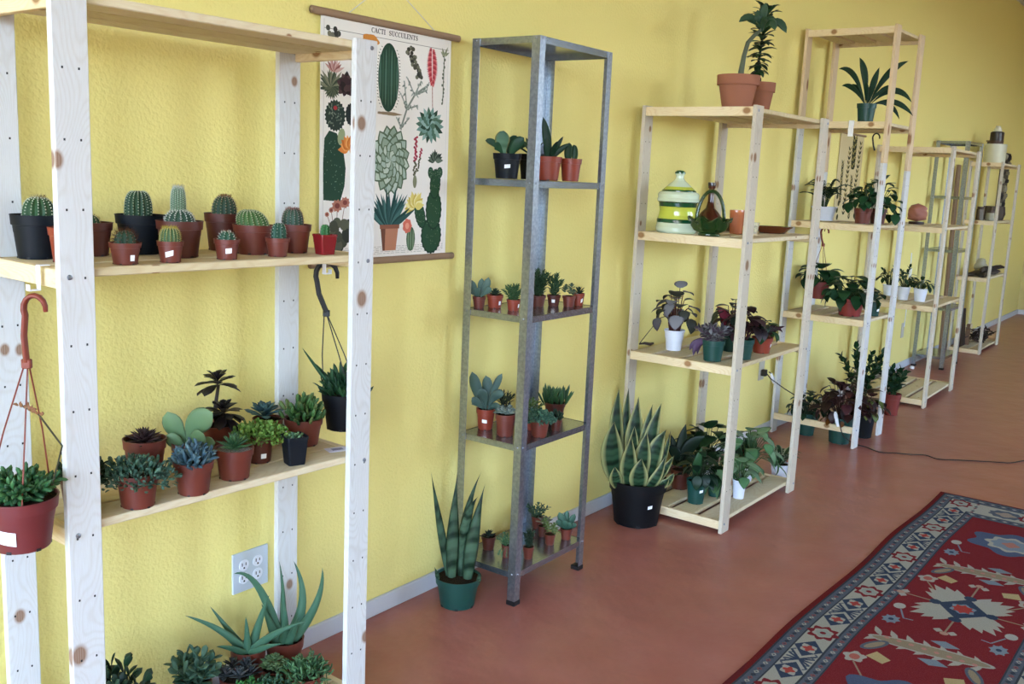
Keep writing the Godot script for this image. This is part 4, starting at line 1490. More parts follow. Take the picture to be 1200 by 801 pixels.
	y = pot(t, "nursery", 0.042, 0.076, M.brown_pot)
	dome(t, 120, y - 0.006, 0.046, 0.05, shades(0.022, 0.006, 0.002, 0.5, 2, ["#2f5238", "#3a6044", "#284832"]), M.succ, 0.5)
	# price card lying on the shelf
	var c := thing("price_card", "pale printed card lying flat at the right end of the middle shelf", "card", Vector3(1.212, Y, 0.305), -0.35)
	var mb := Mb.new()
	mb.box(Vector3(-0.028, 0.0002, -0.019), Vector3(0.028, 0.0014, 0.019), 0.0004)
	part(c, "card", mb, mat("#d9d6e6", 0.6))
	mb = Mb.new()
	mb.box(Vector3(-0.014, 0.0012, -0.009), Vector3(0.016, 0.0017, 0.008), 0.0002)
	part(c, "printed_patch", mb, mat("#8a86a2", 0.6))

func build_hanging_pots() -> void:
	var t := thing("hanging_pot", "hanging red-brown pot of jelly-bean succulents outside the unit's left end", "hanging plant", Vector3(0.392, 0.694, 0.325), V)
	var y := pot(t, "nursery", 0.066, 0.098, mat("#6a2828", 0.45), null, 0.92)
	hanger(t, 0.45, 0.352, 0.092, 0.062, M.red_hook, 1.25, 0.022, 0.0, 0.016)
	var ls := shades(0.028, 0.0048, 0.0042, 0.25, 4, ["#4a8450", "#3d7446", "#5f9a5c", "#36663e"])
	stems(t, 26, y, 0.05, 0.075, 13, ls, M.gloss, K("#5a7a4a"), "", 0.0022, 1.0, Vector3.ZERO, 0.7, 1.05)
	var fl := Mb.new()
	fl.tube([Vector3(0.06, y + 0.03, 0), Vector3(0.086, y + 0.11, 0.01), Vector3(0.05, y + 0.17, 0.02), Vector3(0.02, y + 0.185, 0.02)], 0.0018, 5, K("#6a6248"))
	part(t, "flower_stalk", fl, M.leaf)
	var bl := Mb.new()
	for i in 16:
		var b := Vector3(0.055, y + 0.168, 0.02).lerp(Vector3(0.012, y + 0.186, 0.022), rng.randf())
		blade(bl, b, b + Vector3(jit(0.008), 0.006, jit(0.006)), b + Vector3(jit(0.014), 0.008 + jit(0.008), jit(0.01)), Vector3(0, 0, -1), 0.003, 0.0015, 0, K("#c98a5e"), K("#d0a070"), K("#b9605a"), 4, 5)
	part(t, "blossoms", bl, M.leaf, Transform3D.IDENTITY, true)
	sticker(t, 0.066, 0.098, 0.034, -0.1, 0.052, 0.027, -0.12)
	hook_strap("white strap hook clipped on the left end rail above the cacti pot", Vector3(0.4605, 1.213, 0.29), 1.168, PI / 2)
	t = thing("hanging_pot", "black hanging pot of ragged dark green stems outside the unit's right end", "hanging plant", Vector3(1.335, 0.7225, 0.2), V)
	y = pot(t, "nursery", 0.06, 0.1, M.dark_pot)
	hanger(t, 0.412, 0.315, 0.096, 0.056, M.black, 1.8, -0.05, 0.0, -0.004)
	blades(t, 0.001, y, [
		[Vector3(-10, 0, 5), Vector3(-112, 128, 10), Vector3(-50, 40, 8), 6.0, 0],
		[Vector3(0, 0, 0), Vector3(-12, 95, 0), Vector3(-10, 40, 0), 6.0, 0],
		[Vector3(6, 0, 6), Vector3(16, 70, 12), Vector3(10, 30, 8), 6.0, 0],
		[Vector3(12, 0, 0), Vector3(38, 62, 0), Vector3(18, 32, 0), 6.0, 0],
		[Vector3(-4, 0, 16), Vector3(-22, 42, 34), Vector3(-8, 30, 24), 6.0, 0],
		[Vector3(14, 0, 14), Vector3(50, 40, 22), Vector3(24, 30, 18), 6.0, 0],
		[Vector3(-16, 0, 0), Vector3(-80, 84, -6), Vector3(-36, 40, -2), 5.0, 0],
	], M.gloss, 5, 0.0025, K("#2f5c3a"), K("#3f6e46"), K("#3a6a42"), 14, 6, 0.2, 0.0, "stem")
	dome(t, 150, y, 0.058, 0.05, shades(0.044, 0.006, 0.002, 0.5, 5, ["#2f5c3a", "#274e32", "#3d6c46"], 0.25), M.gloss, 0.9)
	hook_strap("white strap hook clipped on the right end rail over the black hanger", Vector3(1.2585, 1.181, 0.2), 1.145, -PI / 2)

# ---------------------------------------------------------------- pine unit by the window: bottom shelf
func build_lowest_shelf() -> void:
	var Y := 0.053
	var g := "plants on the lowest shelf by the window"
	var t := pot_plant("potted_aloe", "aloe with long curling leaves in a brown pot by the back post", 1.165, Y, 0.162, g)
	var y := pot(t, "nursery", 0.052, 0.112, M.terra)
	var s := 1.0 / 415.0
	var aA := K("#5f8f74")
	var aE := K("#7fae90")
	var aT := K("#4a7a60")
	blades(t, s, y, [
		[Vector3(-5, 0, 2), Vector3(-52, 84, 16), Vector3(-26, 92, 10), 6.5, 0],
		[Vector3(-4, 0, 0), Vector3(-7, 93, -4), Vector3(2, 40, -2), 4.6, 0],
		[Vector3(3, 0, 0), Vector3(8, 92, -8), Vector3(32, 46, -4), 7.5, 0],
		[Vector3(7, 0, 3), Vector3(42, 90, 2), Vector3(46, 48, 4), 6.5, 0],
		[Vector3(-7, 0, 6), Vector3(-22, 50, 14), Vector3(-12, 22, 10), 7.0, 0],
		[Vector3(0, 0, 8), Vector3(3, 52, 14), Vector3(6, 26, 14), 6.0, 0],
		[Vector3(5, 0, 8), Vector3(20, 40, 20), Vector3(14, 18, 16), 6.0, 0],
		[Vector3(-2, 0, -8), Vector3(-8, 56, -20), Vector3(-6, 30, -16), 5.5, 0],
	], M.succ, 1, 0.0055, aA, aE, aT, 14, 8, 0.3)
	t = pot_plant("potted_aloe", "aloe with stiff pointed leaves spread wide, left of the curling aloe", 1.062, Y, 0.14, g)
	y = pot(t, "nursery", 0.045, 0.115, M.terra)
	s = 1.0 / 445.0
	blades(t, s, y, [
		[Vector3(-3, 0, 4), Vector3(-68, 49, 16), Vector3(-22, 32, 10), 7.0, 0],
		[Vector3(-4, 0, 0), Vector3(-46, 51, -6), Vector3(-22, 22, -2), 6.0, 0],
		[Vector3(0, 0, 6), Vector3(0, 48, 10), Vector3(2, 24, 10), 5.5, 0],
		[Vector3(3, 0, 0), Vector3(25, 72, 2), Vector3(12, 38, 0), 6.5, 0],
		[Vector3(4, 0, 6), Vector3(72, 50, 18), Vector3(28, 32, 14), 6.5, 0],
		[Vector3(5, 0, 8), Vector3(48, 26, 28), Vector3(22, 18, 20), 5.5, 0],
		[Vector3(-3, 0, 8), Vector3(-28, 20, 30), Vector3(-14, 16, 22), 6.0, 0],
	], M.succ, 1, 0.005, aA, aE, aT, 14, 8, 0.3)
	t = pot_plant("potted_succulent", "trailing green finger-leaved succulent in a brown pot by the front post", 1.108, Y, 0.315, g)
	y = pot(t, "nursery", 0.043, 0.085, M.terra)
	dome(t, 200, y + 0.002, 0.056, 0.03, shades(0.03, 0.0026, 0.0024, 1.0, 4, ["#5a8a58", "#47774c", "#6fa06a"]), M.succ, 0.5, 0.7, 1.2)
	stems(t, 3, y, 0.085, 0.03, 12, shades(0.016, 0.003, 0.002, 0.6, 4, ["#5f9060", "#4c7e50"]), M.succ, K("#6a8a58"))
	var tr := Mb.new()
	for k in 7:
		var a := k * 0.55 - 1.4
		var o := Vector3(sin(a), 0, cos(a))
		tr.tube([o * 0.036 + Vector3(0, y, 0), o * 0.05 + Vector3(0, y + 0.004, 0), o * 0.052 + Vector3(0, y - 0.02 - 0.02 * rng.randf(), 0)], 0.0016, 5, K("#7a9a62"))
	part(t, "trailing_stem", tr, M.leaf, Transform3D.IDENTITY, true)
	t = pot_plant("potted_crassula", "pale green crinkled rosettes between the aloes and the front post", 1.075, Y, 0.232, g)
	y = pot(t, "nursery", 0.034, 0.085, M.terra)
	for k in 5:
		var o := Vector3(cos(k * 1.256), 0, sin(k * 1.256)) * 0.024 if k < 4 else Vector3.ZERO
		rosette(t, 18, y + 0.012 + (0.012 if k == 4 else 0.0), shades(0.026, 0.008, 0.002, 0.4, 2, ["#7f9c68", "#6a8c5a", "#94ac78"], 0.1, 4), M.succ, 0.2, 1.2, 0.5, 1.0, o)
	t = pot_plant("potted_sedum", "low green dome of tiny leaves at the front of the lowest shelf", 1.0, Y, 0.3, g)
	y = pot(t, "nursery", 0.04, 0.075, M.terra)
	dome(t, 320, y - 0.005, 0.056, 0.042, shades(0.014, 0.0048, 0.0016, 0.5, 2, ["#4a7a58", "#3d6a4c", "#5c8a66"]), M.succ, 0.4)
	t = pot_plant("potted_echeveria", "purple-grey spiky succulent in front of the stiff-leaved aloe", 0.985, Y, 0.19, g)
	y = pot(t, "nursery", 0.042, 0.085, M.brown_pot)
	for k in 6:
		var o := Vector3(cos(k * 1.05), 0, sin(k * 1.05)) * 0.036
		rosette(t, 22, y + 0.014 + jit(0.008), shades(0.036, 0.0055, 0.0022, 0.2, 0, ["#5a6068", "#464c54", "#6e6a72"], 0.15, 4), M.succ, 0.15, 1.3, 0.5, 1.0, o)
	t = pot_plant("potted_succulent", "upright vivid green stems at the bottom edge in front of the purple-grey plant", 0.952, Y, 0.275, g)
	y = pot(t, "nursery", 0.034, 0.07, M.terra)
	stems(t, 16, y, 0.06, 0.034, 14, shades(0.014, 0.0036, 0.0026, 0.5, 4, ["#4f9a4c", "#62ad58", "#408640"]), M.gloss, K("#5a9a50"), "", 0.002, 0.8)
	t = pot_plant("potted_kalanchoe", "grey-green broad-leaved succulent below the socket plate", 0.893, Y, 0.14, g)
	y = pot(t, "nursery", 0.045, 0.085, M.terra)
	stems(t, 9, y, 0.085, 0.06, 9, shades(0.044, 0.011, 0.003, 0.4, 2, ["#56806a", "#446e5a", "#6c947c"], 0.1), M.succ, K("#5a7a64"), "leaf", 0.003, 0.9)
	t = pot_plant("potted_succulent", "dark green glossy-leaved plant at the left behind the front post", 0.68, Y, 0.165, g)
	y = pot(t, "nursery", 0.05, 0.12, M.brown_pot)
	stems(t, 9, y, 0.13, 0.075, 8, shades(0.05, 0.012, 0.003, 0.4, 2, ["#2c4c34", "#22402c", "#37593e"], 0.1), M.gloss, K("#3a4a34"), "leaf", 0.003, 0.8)
	t = pot_plant("potted_sedum", "small grey-green succulent mostly below the frame, left of centre", 0.79, Y, 0.215, g)
	y = pot(t, "nursery", 0.04, 0.075, M.terra)
	dome(t, 160, y - 0.003, 0.045, 0.05, shades(0.022, 0.005, 0.002, 0.5, 2, ["#5a7c66", "#4a6a56"]), M.succ, 0.5)

# ---------------------------------------------------------------- steel unit
func build_steel_shelf_plants() -> void:
	var Y := 1.404
	var g := "snake plants on the steel unit's top shelf"
	var dA := K("#3f6a4a")
	var dE := K("#c9c27e")
	var t := pot_plant("potted_snake_plant", "dwarf snake plant with one broad silver-banded leaf in a labelled black pot", 2.122, Y, 0.125, g)
	var y := pot(t, "nursery", 0.047, 0.081, M.black_pot)
	var s := 1.0 / 368.0
	blades(t, s, y, [
		[Vector3(-2, 0, 8), Vector3(-5, 29, 14), Vector3(-9, 14, 12), 9.0, 0],
	], M.gloss, 2, 0.002, K("#86b096"), dE, K("#3f6e52"), 16, 8, 0.15, 0.5)
	blades(t, s, y, [
		[Vector3(4, 0, 10), Vector3(19, 22, 16), Vector3(6, 12, 14), 7.0, 0],
		[Vector3(-6, 0, 4), Vector3(-27, 17, 6), Vector3(-14, 18, 6), 4.0, 0],
		[Vector3(0, 0, -4), Vector3(10, 25, -10), Vector3(2, 14, -8), 6.0, 0],
		[Vector3(6, 0, 0), Vector3(24, 14, 2), Vector3(14, 18, 2), 4.0, 0],
		[Vector3(-4, 0, 8), Vector3(-16, 12, 14), Vector3(-10, 12, 12), 5.0, 0],
	], M.gloss, 2, 0.002, dA, K("#4a7452"), K("#2e5540"), 12, 8, 0.2, 0.4)
	sticker(t, 0.047, 0.081, 0.04, 0.05, 0.022, 0.012, 0.1)
	t = pot_plant("potted_snake_plant", "dark dwarf snake plant in a black pot, behind the steel front post", 2.28, Y, 0.11, g)
	y = pot(t, "nursery", 0.045, 0.085, M.dark_pot)
	rosette(t, 11, y, shades(0.085, 0.014, 0.002, 0.3, 5, ["#2c5038", "#23452f", "#365c40"], 0.2), M.gloss, 0.1, 0.9, 0.6, 1.0, Vector3.ZERO, "rosette", true)
	t = pot_plant("potted_snake_plant", "dark spear-leaved snake plant in an orange pot with white topping", 2.242, Y, 0.208, g)
	y = pot(t, "nursery", 0.044, 0.078, M.orange_pot, M.gravel)
	s = 1.0 / 347.0
	blades(t, s, y, [
		[Vector3(0, 0, 0), Vector3(-9, 47, -4), Vector3(-3, 26, -2), 5.5, 0],
		[Vector3(3, 0, 4), Vector3(15, 26, 6), Vector3(6, 12, 6), 3.5, 0],
		[Vector3(4, 0, 6), Vector3(24, 18, 8), Vector3(12, 14, 8), 3.5, 0],
		[Vector3(-2, 0, 8), Vector3(-2, 27, 12), Vector3(-4, 14, 12), 4.5, 0],
		[Vector3(1, 0, 4), Vector3(8, 20, 12), Vector3(5, 10, 8), 4.0, 0],
		[Vector3(2, 0, 2), Vector3(9, 16, -2), Vector3(8, 8, 0), 3.5, 0],
	], M.gloss, 5, 0.002, K("#2a4c38"), K("#3a5c46"), K("#1f3c2c"), 12, 6, 0.3, 0.4)
	t = pot_plant("potted_snake_plant", "two short blunt leaves in an orange pot at the steel shelf's right end", 2.333, Y, 0.236, g)
	y = pot(t, "nursery", 0.037, 0.075, M.orange_pot)
	blades(t, s, y, [
		[Vector3(-3, 0, 0), Vector3(-3, 21, 0), Vector3(-5, 10, 2), 4.6, 0],
		[Vector3(3, 0, -1), Vector3(2, 19, -2), Vector3(6, 9, -2), 3.6, 0],
	], M.gloss, 4, 0.004, K("#2f5638"), K("#3f6846"), K("#274a30"), 10, 8, 0.0, 0.3)
	# second shelf: a row of seedling pots
	Y = 0.974
	g = "small pots on the steel unit's second shelf"
	t = pot_plant("potted_succulent", "grey broad-leaved succulent in the leftmost tiny pot of the row", 2.072, Y, 0.07, g)
	y = pot(t, "nursery", 0.0225, 0.039, M.terra)
	s = 1.0 / 342.0
	blades(t, s, y, [
		[Vector3(0, 0, 0), Vector3(10, 24, 2), Vector3(8, 10, 2), 4.4, 0],
		[Vector3(0, 0, 2), Vector3(-9, 20, 2), Vector3(-8, 8, 4), 4.4, 0],
		[Vector3(0, 0, 2), Vector3(-4, 12, 10), Vector3(-3, 9, 8), 4.6, 0],
		[Vector3(0, 0, 0), Vector3(2, 22, -4), Vector3(2, 10, -2), 4.2, 0],
		[Vector3(1, 0, 2), Vector3(14, 12, 6), Vector3(9, 10, 5), 3.8, 0],
		[Vector3(-1, 0, 0), Vector3(-13, 10, 0), Vector3(-9, 8, 0), 3.8, 0],
	], M.succ, 2, 0.0025, K("#6f9088"), K("#93aca2"), K("#7f9c92"), 8, 8, 0.2)
	t = pot_plant("potted_echeveria", "dark rosette in a tiny orange pot with a white label on its right", 2.125, Y, 0.096, g)
	y = pot(t, "nursery", 0.0285, 0.044, M.orange_pot)
	rosette(t, 26, y + 0.002, shades(0.03, 0.0065, 0.002, 0.3, 2, ["#3a5c4a", "#2f4e3f", "#4a6c58"], 0.15), M.succ, 0.1, 1.2)
	sticker(t, 0.0285, 0.044, 0.018, 0.75, 0.01, 0.013)
	t = pot_plant("potted_sedum", "fluffy green needle-leaved plant left of the steel front post", 2.119, Y, 0.179, g)
	y = pot(t, "nursery", 0.024, 0.038, M.orange_pot)
	stems(t, 18, y, 0.06, 0.038, 18, shades(0.013, 0.0022, 0.001, 0.4, 0, ["#4a7c4e", "#3c6c44", "#5a8c58"]), M.leaf, K("#5a7a4a"))
	sticker(t, 0.024, 0.038, 0.018, 0.9, 0.008, 0.012)
	t = pot_plant("potted_spurge", "tall feathery plant in a tiny brown pot right of the steel front post", 2.276, Y, 0.168, g)
	y = pot(t, "nursery", 0.027, 0.039, M.brown_pot)
	stems(t, 14, y, 0.105, 0.04, 26, shades(0.02, 0.0034, 0.001, 0.4, 0, ["#355e3c", "#2b5033", "#456e48"]), M.leaf, K("#4a6a42"))
	t = pot_plant("potted_spurge", "narrow-leaved upright plant in a tiny pot with a square white label", 2.33, Y, 0.196, g)
	y = pot(t, "nursery", 0.024, 0.039, M.brown_pot)
	stems(t, 6, y, 0.09, 0.026, 16, shades(0.022, 0.004, 0.0012, 0.3, 0, ["#45704a", "#38623f", "#5a8260"]), M.leaf, K("#4a6a42"))
	sticker(t, 0.024, 0.039, 0.02, -0.1, 0.013, 0.011)
	t = pot_plant("potted_crassula", "pale-edged rosettes in the second tiny pot from the right", 2.362, Y, 0.238, g)
	y = pot(t, "nursery", 0.0235, 0.038, M.terra)
	for k in 5:
		rosette(t, 14, y + 0.008 + k * 0.005, shades(0.019, 0.0055, 0.0018, 0.4, 2, ["#5c7c66", "#476a54", "#86a08a"], 0.1, 4), M.succ, 0.2, 1.3, 0.5, 1.0, Vector3(cos(k * 1.3), 0, sin(k * 1.3)) * 0.016)
	t = pot_plant("potted_haworthia", "dark spiky star in the rightmost tiny orange pot with a white label", 2.417, Y, 0.243, g)
	y = pot(t, "nursery", 0.021, 0.044, M.orange_pot)
	rosette(t, 18, y, shades(0.034, 0.0046, 0.0022, 0.15, 0, ["#2c5040", "#244436", "#3a5e4a"], 0.2), M.succ, 0.05, 0.95)
	sticker(t, 0.021, 0.044, 0.02, 0.6, 0.01, 0.013, 0.5)
	# third shelf
	Y = 0.551
	g = "pots on the steel unit's third shelf"
	t = pot_plant("potted_kalanchoe", "big-leaved grey kalanchoe in a labelled orange pot", 2.122, Y, 0.079, g)
	y = pot(t, "nursery", 0.033, 0.072, M.orange_pot)
	s = 1.0 / 338.0
	blades(t, s, y, [
		[Vector3(-1, 0, 0), Vector3(-18, 45, 0), Vector3(-11, 20, 0), 6.6, 0],
		[Vector3(0, 4, -2), Vector3(-2, 40, -6), Vector3(3, 22, -4), 6.2, 0],
		[Vector3(1, 4, 0), Vector3(17, 45, 2), Vector3(8, 26, 2), 4.2, 0],
		[Vector3(0, 2, 4), Vector3(-10, 24, 22), Vector3(-2, 26, 12), 6.4, 0],
		[Vector3(2, 2, 2), Vector3(20, 22, 12), Vector3(10, 26, 8), 6.0, 0],
		[Vector3(-2, 0, 2), Vector3(-17, 12, 8), Vector3(-13, 14, 6), 5.4, 0],
		[Vector3(2, 0, 2), Vector3(15, 4, 14), Vector3(11, 12, 9), 4.8, 0],
	], M.succ, 2, 0.003, K("#62807c"), K("#86a09a"), K("#6f8c86"), 9, 8, 0.25)
	var st := Mb.new()
	st.tube([Vector3(0, y - 0.01, 0), Vector3(0.001, y + 0.05, 0)], 0.004, 7, K("#7a8a76"))
	part(t, "stem", st, M.leaf)
	sticker(t, 0.033, 0.072, 0.032, -0.1, 0.02, 0.012, -0.1)
	t = pot_plant("potted_echeveria", "silvery pale rosettes filling a terracotta-coloured pot, left of the front post", 2.101, Y, 0.18, g)
	y = pot(t, "nursery", 0.036, 0.076, M.terra)
	for k in 7:
		rosette(t, 16, y + 0.006 + 0.004 * (k % 3), shades(0.02, 0.0075, 0.003, 0.5, 2, ["#a3b4b4", "#8ea3a4", "#bac6c2"], 0.1, 4), M.succ, 0.2, 1.3, 0.5, 1.0, Vector3(cos(k * 1.05), 0, sin(k * 1.05)) * (0.024 if k < 6 else 0.0))
	t = pot_plant("potted_sedum", "mint-green cushion spilling over a pot right of the front post", 2.177, Y, 0.268, g)
	y = pot(t, "nursery", 0.034, 0.063, M.terra)
	dome(t, 260, y - 0.006, 0.048, 0.034, shades(0.016, 0.0062, 0.002, 0.5, 2, ["#4f8570", "#437562", "#66997f"]), M.succ, 0.3, 0.8, 1.2)
	t = pot_plant("potted_succulent", "dark tuft in the smallest brown pot near the shelf's front edge", 2.282, Y, 0.265, g)
	y = pot(t, "nursery", 0.021, 0.042, M.brown_pot)
	dome(t, 60, y, 0.022, 0.026, shades(0.018, 0.004, 0.002, 0.4, 0, ["#2c4c3a", "#375a44"]), M.succ, 0.7)
	t = pot_plant("potted_finger_cactus", "dense upright green finger stems in a brown pot at the back right", 2.455, Y - 0.001, 0.15, g)
	t.position = Vector3(2.42, Y, 0.165)
	y = pot(t, "nursery", 0.039, 0.06, M.brown_pot)
	var fs := shades(0.075, 0.0052, 0.0048, 0.12, 4, ["#3f7044", "#35633c", "#4f8050"])
	for k in 2:
		dome(t, 22, y - 0.01, 0.02, 0.02, fs, M.succ, 2.2, 0.7, 1.05, Vector3(-0.02 + k * 0.042, 0, 0), "stem")
	t = pot_plant("potted_aeonium", "yellow-green leaf tufts in a pot behind the steel front post", 2.225, Y, 0.185, g)
	y = pot(t, "nursery", 0.031, 0.05, M.orange_pot)
	stems(t, 9, y, 0.075, 0.045, 10, shades(0.022, 0.006, 0.0015, 0.4, 2, ["#6f8a4a", "#5a783f", "#8a9c58"]), M.succ, K("#6a7a4a"))
	t = pot_plant("potted_succulent", "dark narrow-leaved plant behind the silvery rosettes", 2.2, Y, 0.1, g)
	y = pot(t, "nursery", 0.028, 0.055, M.brown_pot)
	stems(t, 7, y, 0.085, 0.035, 12, shades(0.024, 0.004, 0.0012, 0.4, 0, ["#3a4a34", "#4a5a3c", "#2c3c2c"]), M.leaf, K("#4a4a34"))
	# lowest plate
	Y = 0.114
	g = "pots on the steel unit's lowest shelf"
	t = pot_plant("potted_haworthia", "dark spiky star plant in the leftmost brown pot of the lowest steel shelf", 2.14, Y, 0.1, g)
	y = pot(t, "nursery", 0.026, 0.048, M.brown_pot)
	rosette(t, 16, y, shades(0.036, 0.0055, 0.0025, 0.15, 0, ["#2a4438", "#223a30", "#385246"], 0.25), M.succ, 0.1, 1.4)
	t = pot_plant("potted_sedum", "straggling light-green trailing plant, left of the steel front post's foot", 2.127, Y, 0.193, g)
	y = pot(t, "nursery", 0.021, 0.045, M.terra)
	stems(t, 10, y, 0.05, 0.04, 14, shades(0.016, 0.0022, 0.001, 0.5, 0, ["#5f9a6c", "#4c8458", "#7fb088"]), M.leaf, K("#6a9a6a"))
	var tr := Mb.new()
	for k in 6:
		var a := -0.9 + k * 0.42
		var o := Vector3(sin(a), 0, cos(a))
		var pth := [o * 0.018 + Vector3(0, y, 0), o * 0.03 + Vector3(0, y - 0.008, 0), o * 0.033 + Vector3(jit(0.004), 0.012, jit(0.004))]
		tr.tube(pth, 0.001, 4, K("#6fa070"))
		for i in 12:
			var b: Vector3 = pth[1].lerp(pth[2], i / 12.0)
			blade(tr, b, b + o * 0.004, b + o * 0.006 + Vector3(jit(0.008), -0.003, jit(0.006)), Vector3.UP, 0.0014, 0.0006, 0, K("#6fa878"), K("#7fb488"), K("#8aba90"), 3, 4)
	part(t, "trailing_stem", tr, M.leaf, Transform3D.IDENTITY, true)
	t = pot_plant("potted_succulent", "dark upright plant in a small brown pot right of the front post's foot", 2.149, Y, 0.255, g)
	t.position.x = 2.165
	y = pot(t, "nursery", 0.02, 0.044, M.terra)
	stems(t, 7, y, 0.075, 0.02, 16, shades(0.014, 0.004, 0.0015, 0.3, 2, ["#2a4c38", "#22402e", "#365844"]), M.succ, K("#3a4a34"))
	t = pot_plant("potted_succulent", "loose leafy green plant in the brown pot farthest back on the lowest plate", 2.43, Y, 0.105, g)
	y = pot(t, "nursery", 0.022, 0.046, M.terra)
	stems(t, 8, y, 0.055, 0.05, 8, shades(0.02, 0.0055, 0.0018, 0.4, 2, ["#4a745a", "#3d654c", "#6a8f76"]), M.succ, K("#4a6a4a"))
	t = pot_plant("potted_echeveria", "bright yellow-green rosettes in a small terracotta-coloured pot", 2.326, Y, 0.235, g)
	y = pot(t, "nursery", 0.021, 0.039, M.terra)
	for k in 6:
		rosette(t, 14, y + 0.01 + 0.011 * (k % 4), shades(0.021, 0.0045, 0.0018, 0.4, 2, ["#94b062", "#7f9e54", "#aac27a"], 0.1, 4), M.succ, 0.2, 1.4, 0.5, 1.0, Vector3(cos(k * 1.1), 0, sin(k * 1.1)) * 0.02)
	t = pot_plant("potted_echeveria", "pinkish-grey rosette between the two green pots, lowest steel plate", 2.43, Y, 0.178, g)
	t.position = Vector3(2.375, Y, 0.17)
	y = pot(t, "nursery", 0.02, 0.04, M.brown_pot)
	rosette(t, 26, y + 0.01, shades(0.038, 0.0075, 0.002, 0.3, 2, ["#a59a92", "#8f857f", "#bdb2a8"], 0.1), M.succ, 0.1, 1.2, 0.5, 1.0, Vector3(0.008, 0, 0))
	t = pot_plant("potted_jade", "thick-leaved blue-green jade at the right end of the lowest plate", 2.41, Y, 0.25, g)
	y = pot(t, "nursery", 0.023, 0.042, M.terra)
	s = 1.0 / 322.0
	blades(t, s, y, [
		[Vector3(0, 0, 0), Vector3(0, 23, 0), Vector3(-2, 12, 2), 3.6, 0],
		[Vector3(0, 0, 2), Vector3(-10, 21, 2), Vector3(-4, 8, 3), 4.6, 0],
		[Vector3(0, 0, 0), Vector3(9, 19, 0), Vector3(5, 9, 0), 3.6, 0],
		[Vector3(-1, 0, 2), Vector3(-13, 12, 6), Vector3(-7, 8, 6), 3.8, 0],
		[Vector3(1, 0, 2), Vector3(11, 9, 6), Vector3(7, 7, 6), 3.4, 0],
		[Vector3(0, 0, 3), Vector3(4, 12, 10), Vector3(2, 8, 9), 3.8, 0],
		[Vector3(0, 0, 3), Vector3(-4, 14, 10), Vector3(-2, 8, 9), 3.8, 0],
	], M.succ, 2, 0.003, K("#4a7a6a"), K("#5f8e7c"), K("#68947f"), 8, 8, 0.1)
	t = thing("price_tag", "small white tag stuck on the steel unit's back post near the top", "tag", Vector3(2.0225, 1.795, 0.05))
	var mb := Mb.new()
	mb.box(Vector3(-0.0012, -0.014, -0.006), Vector3(0.0, 0.014, 0.006), 0.0003)
	part(t, "tag", mb, M.paper)

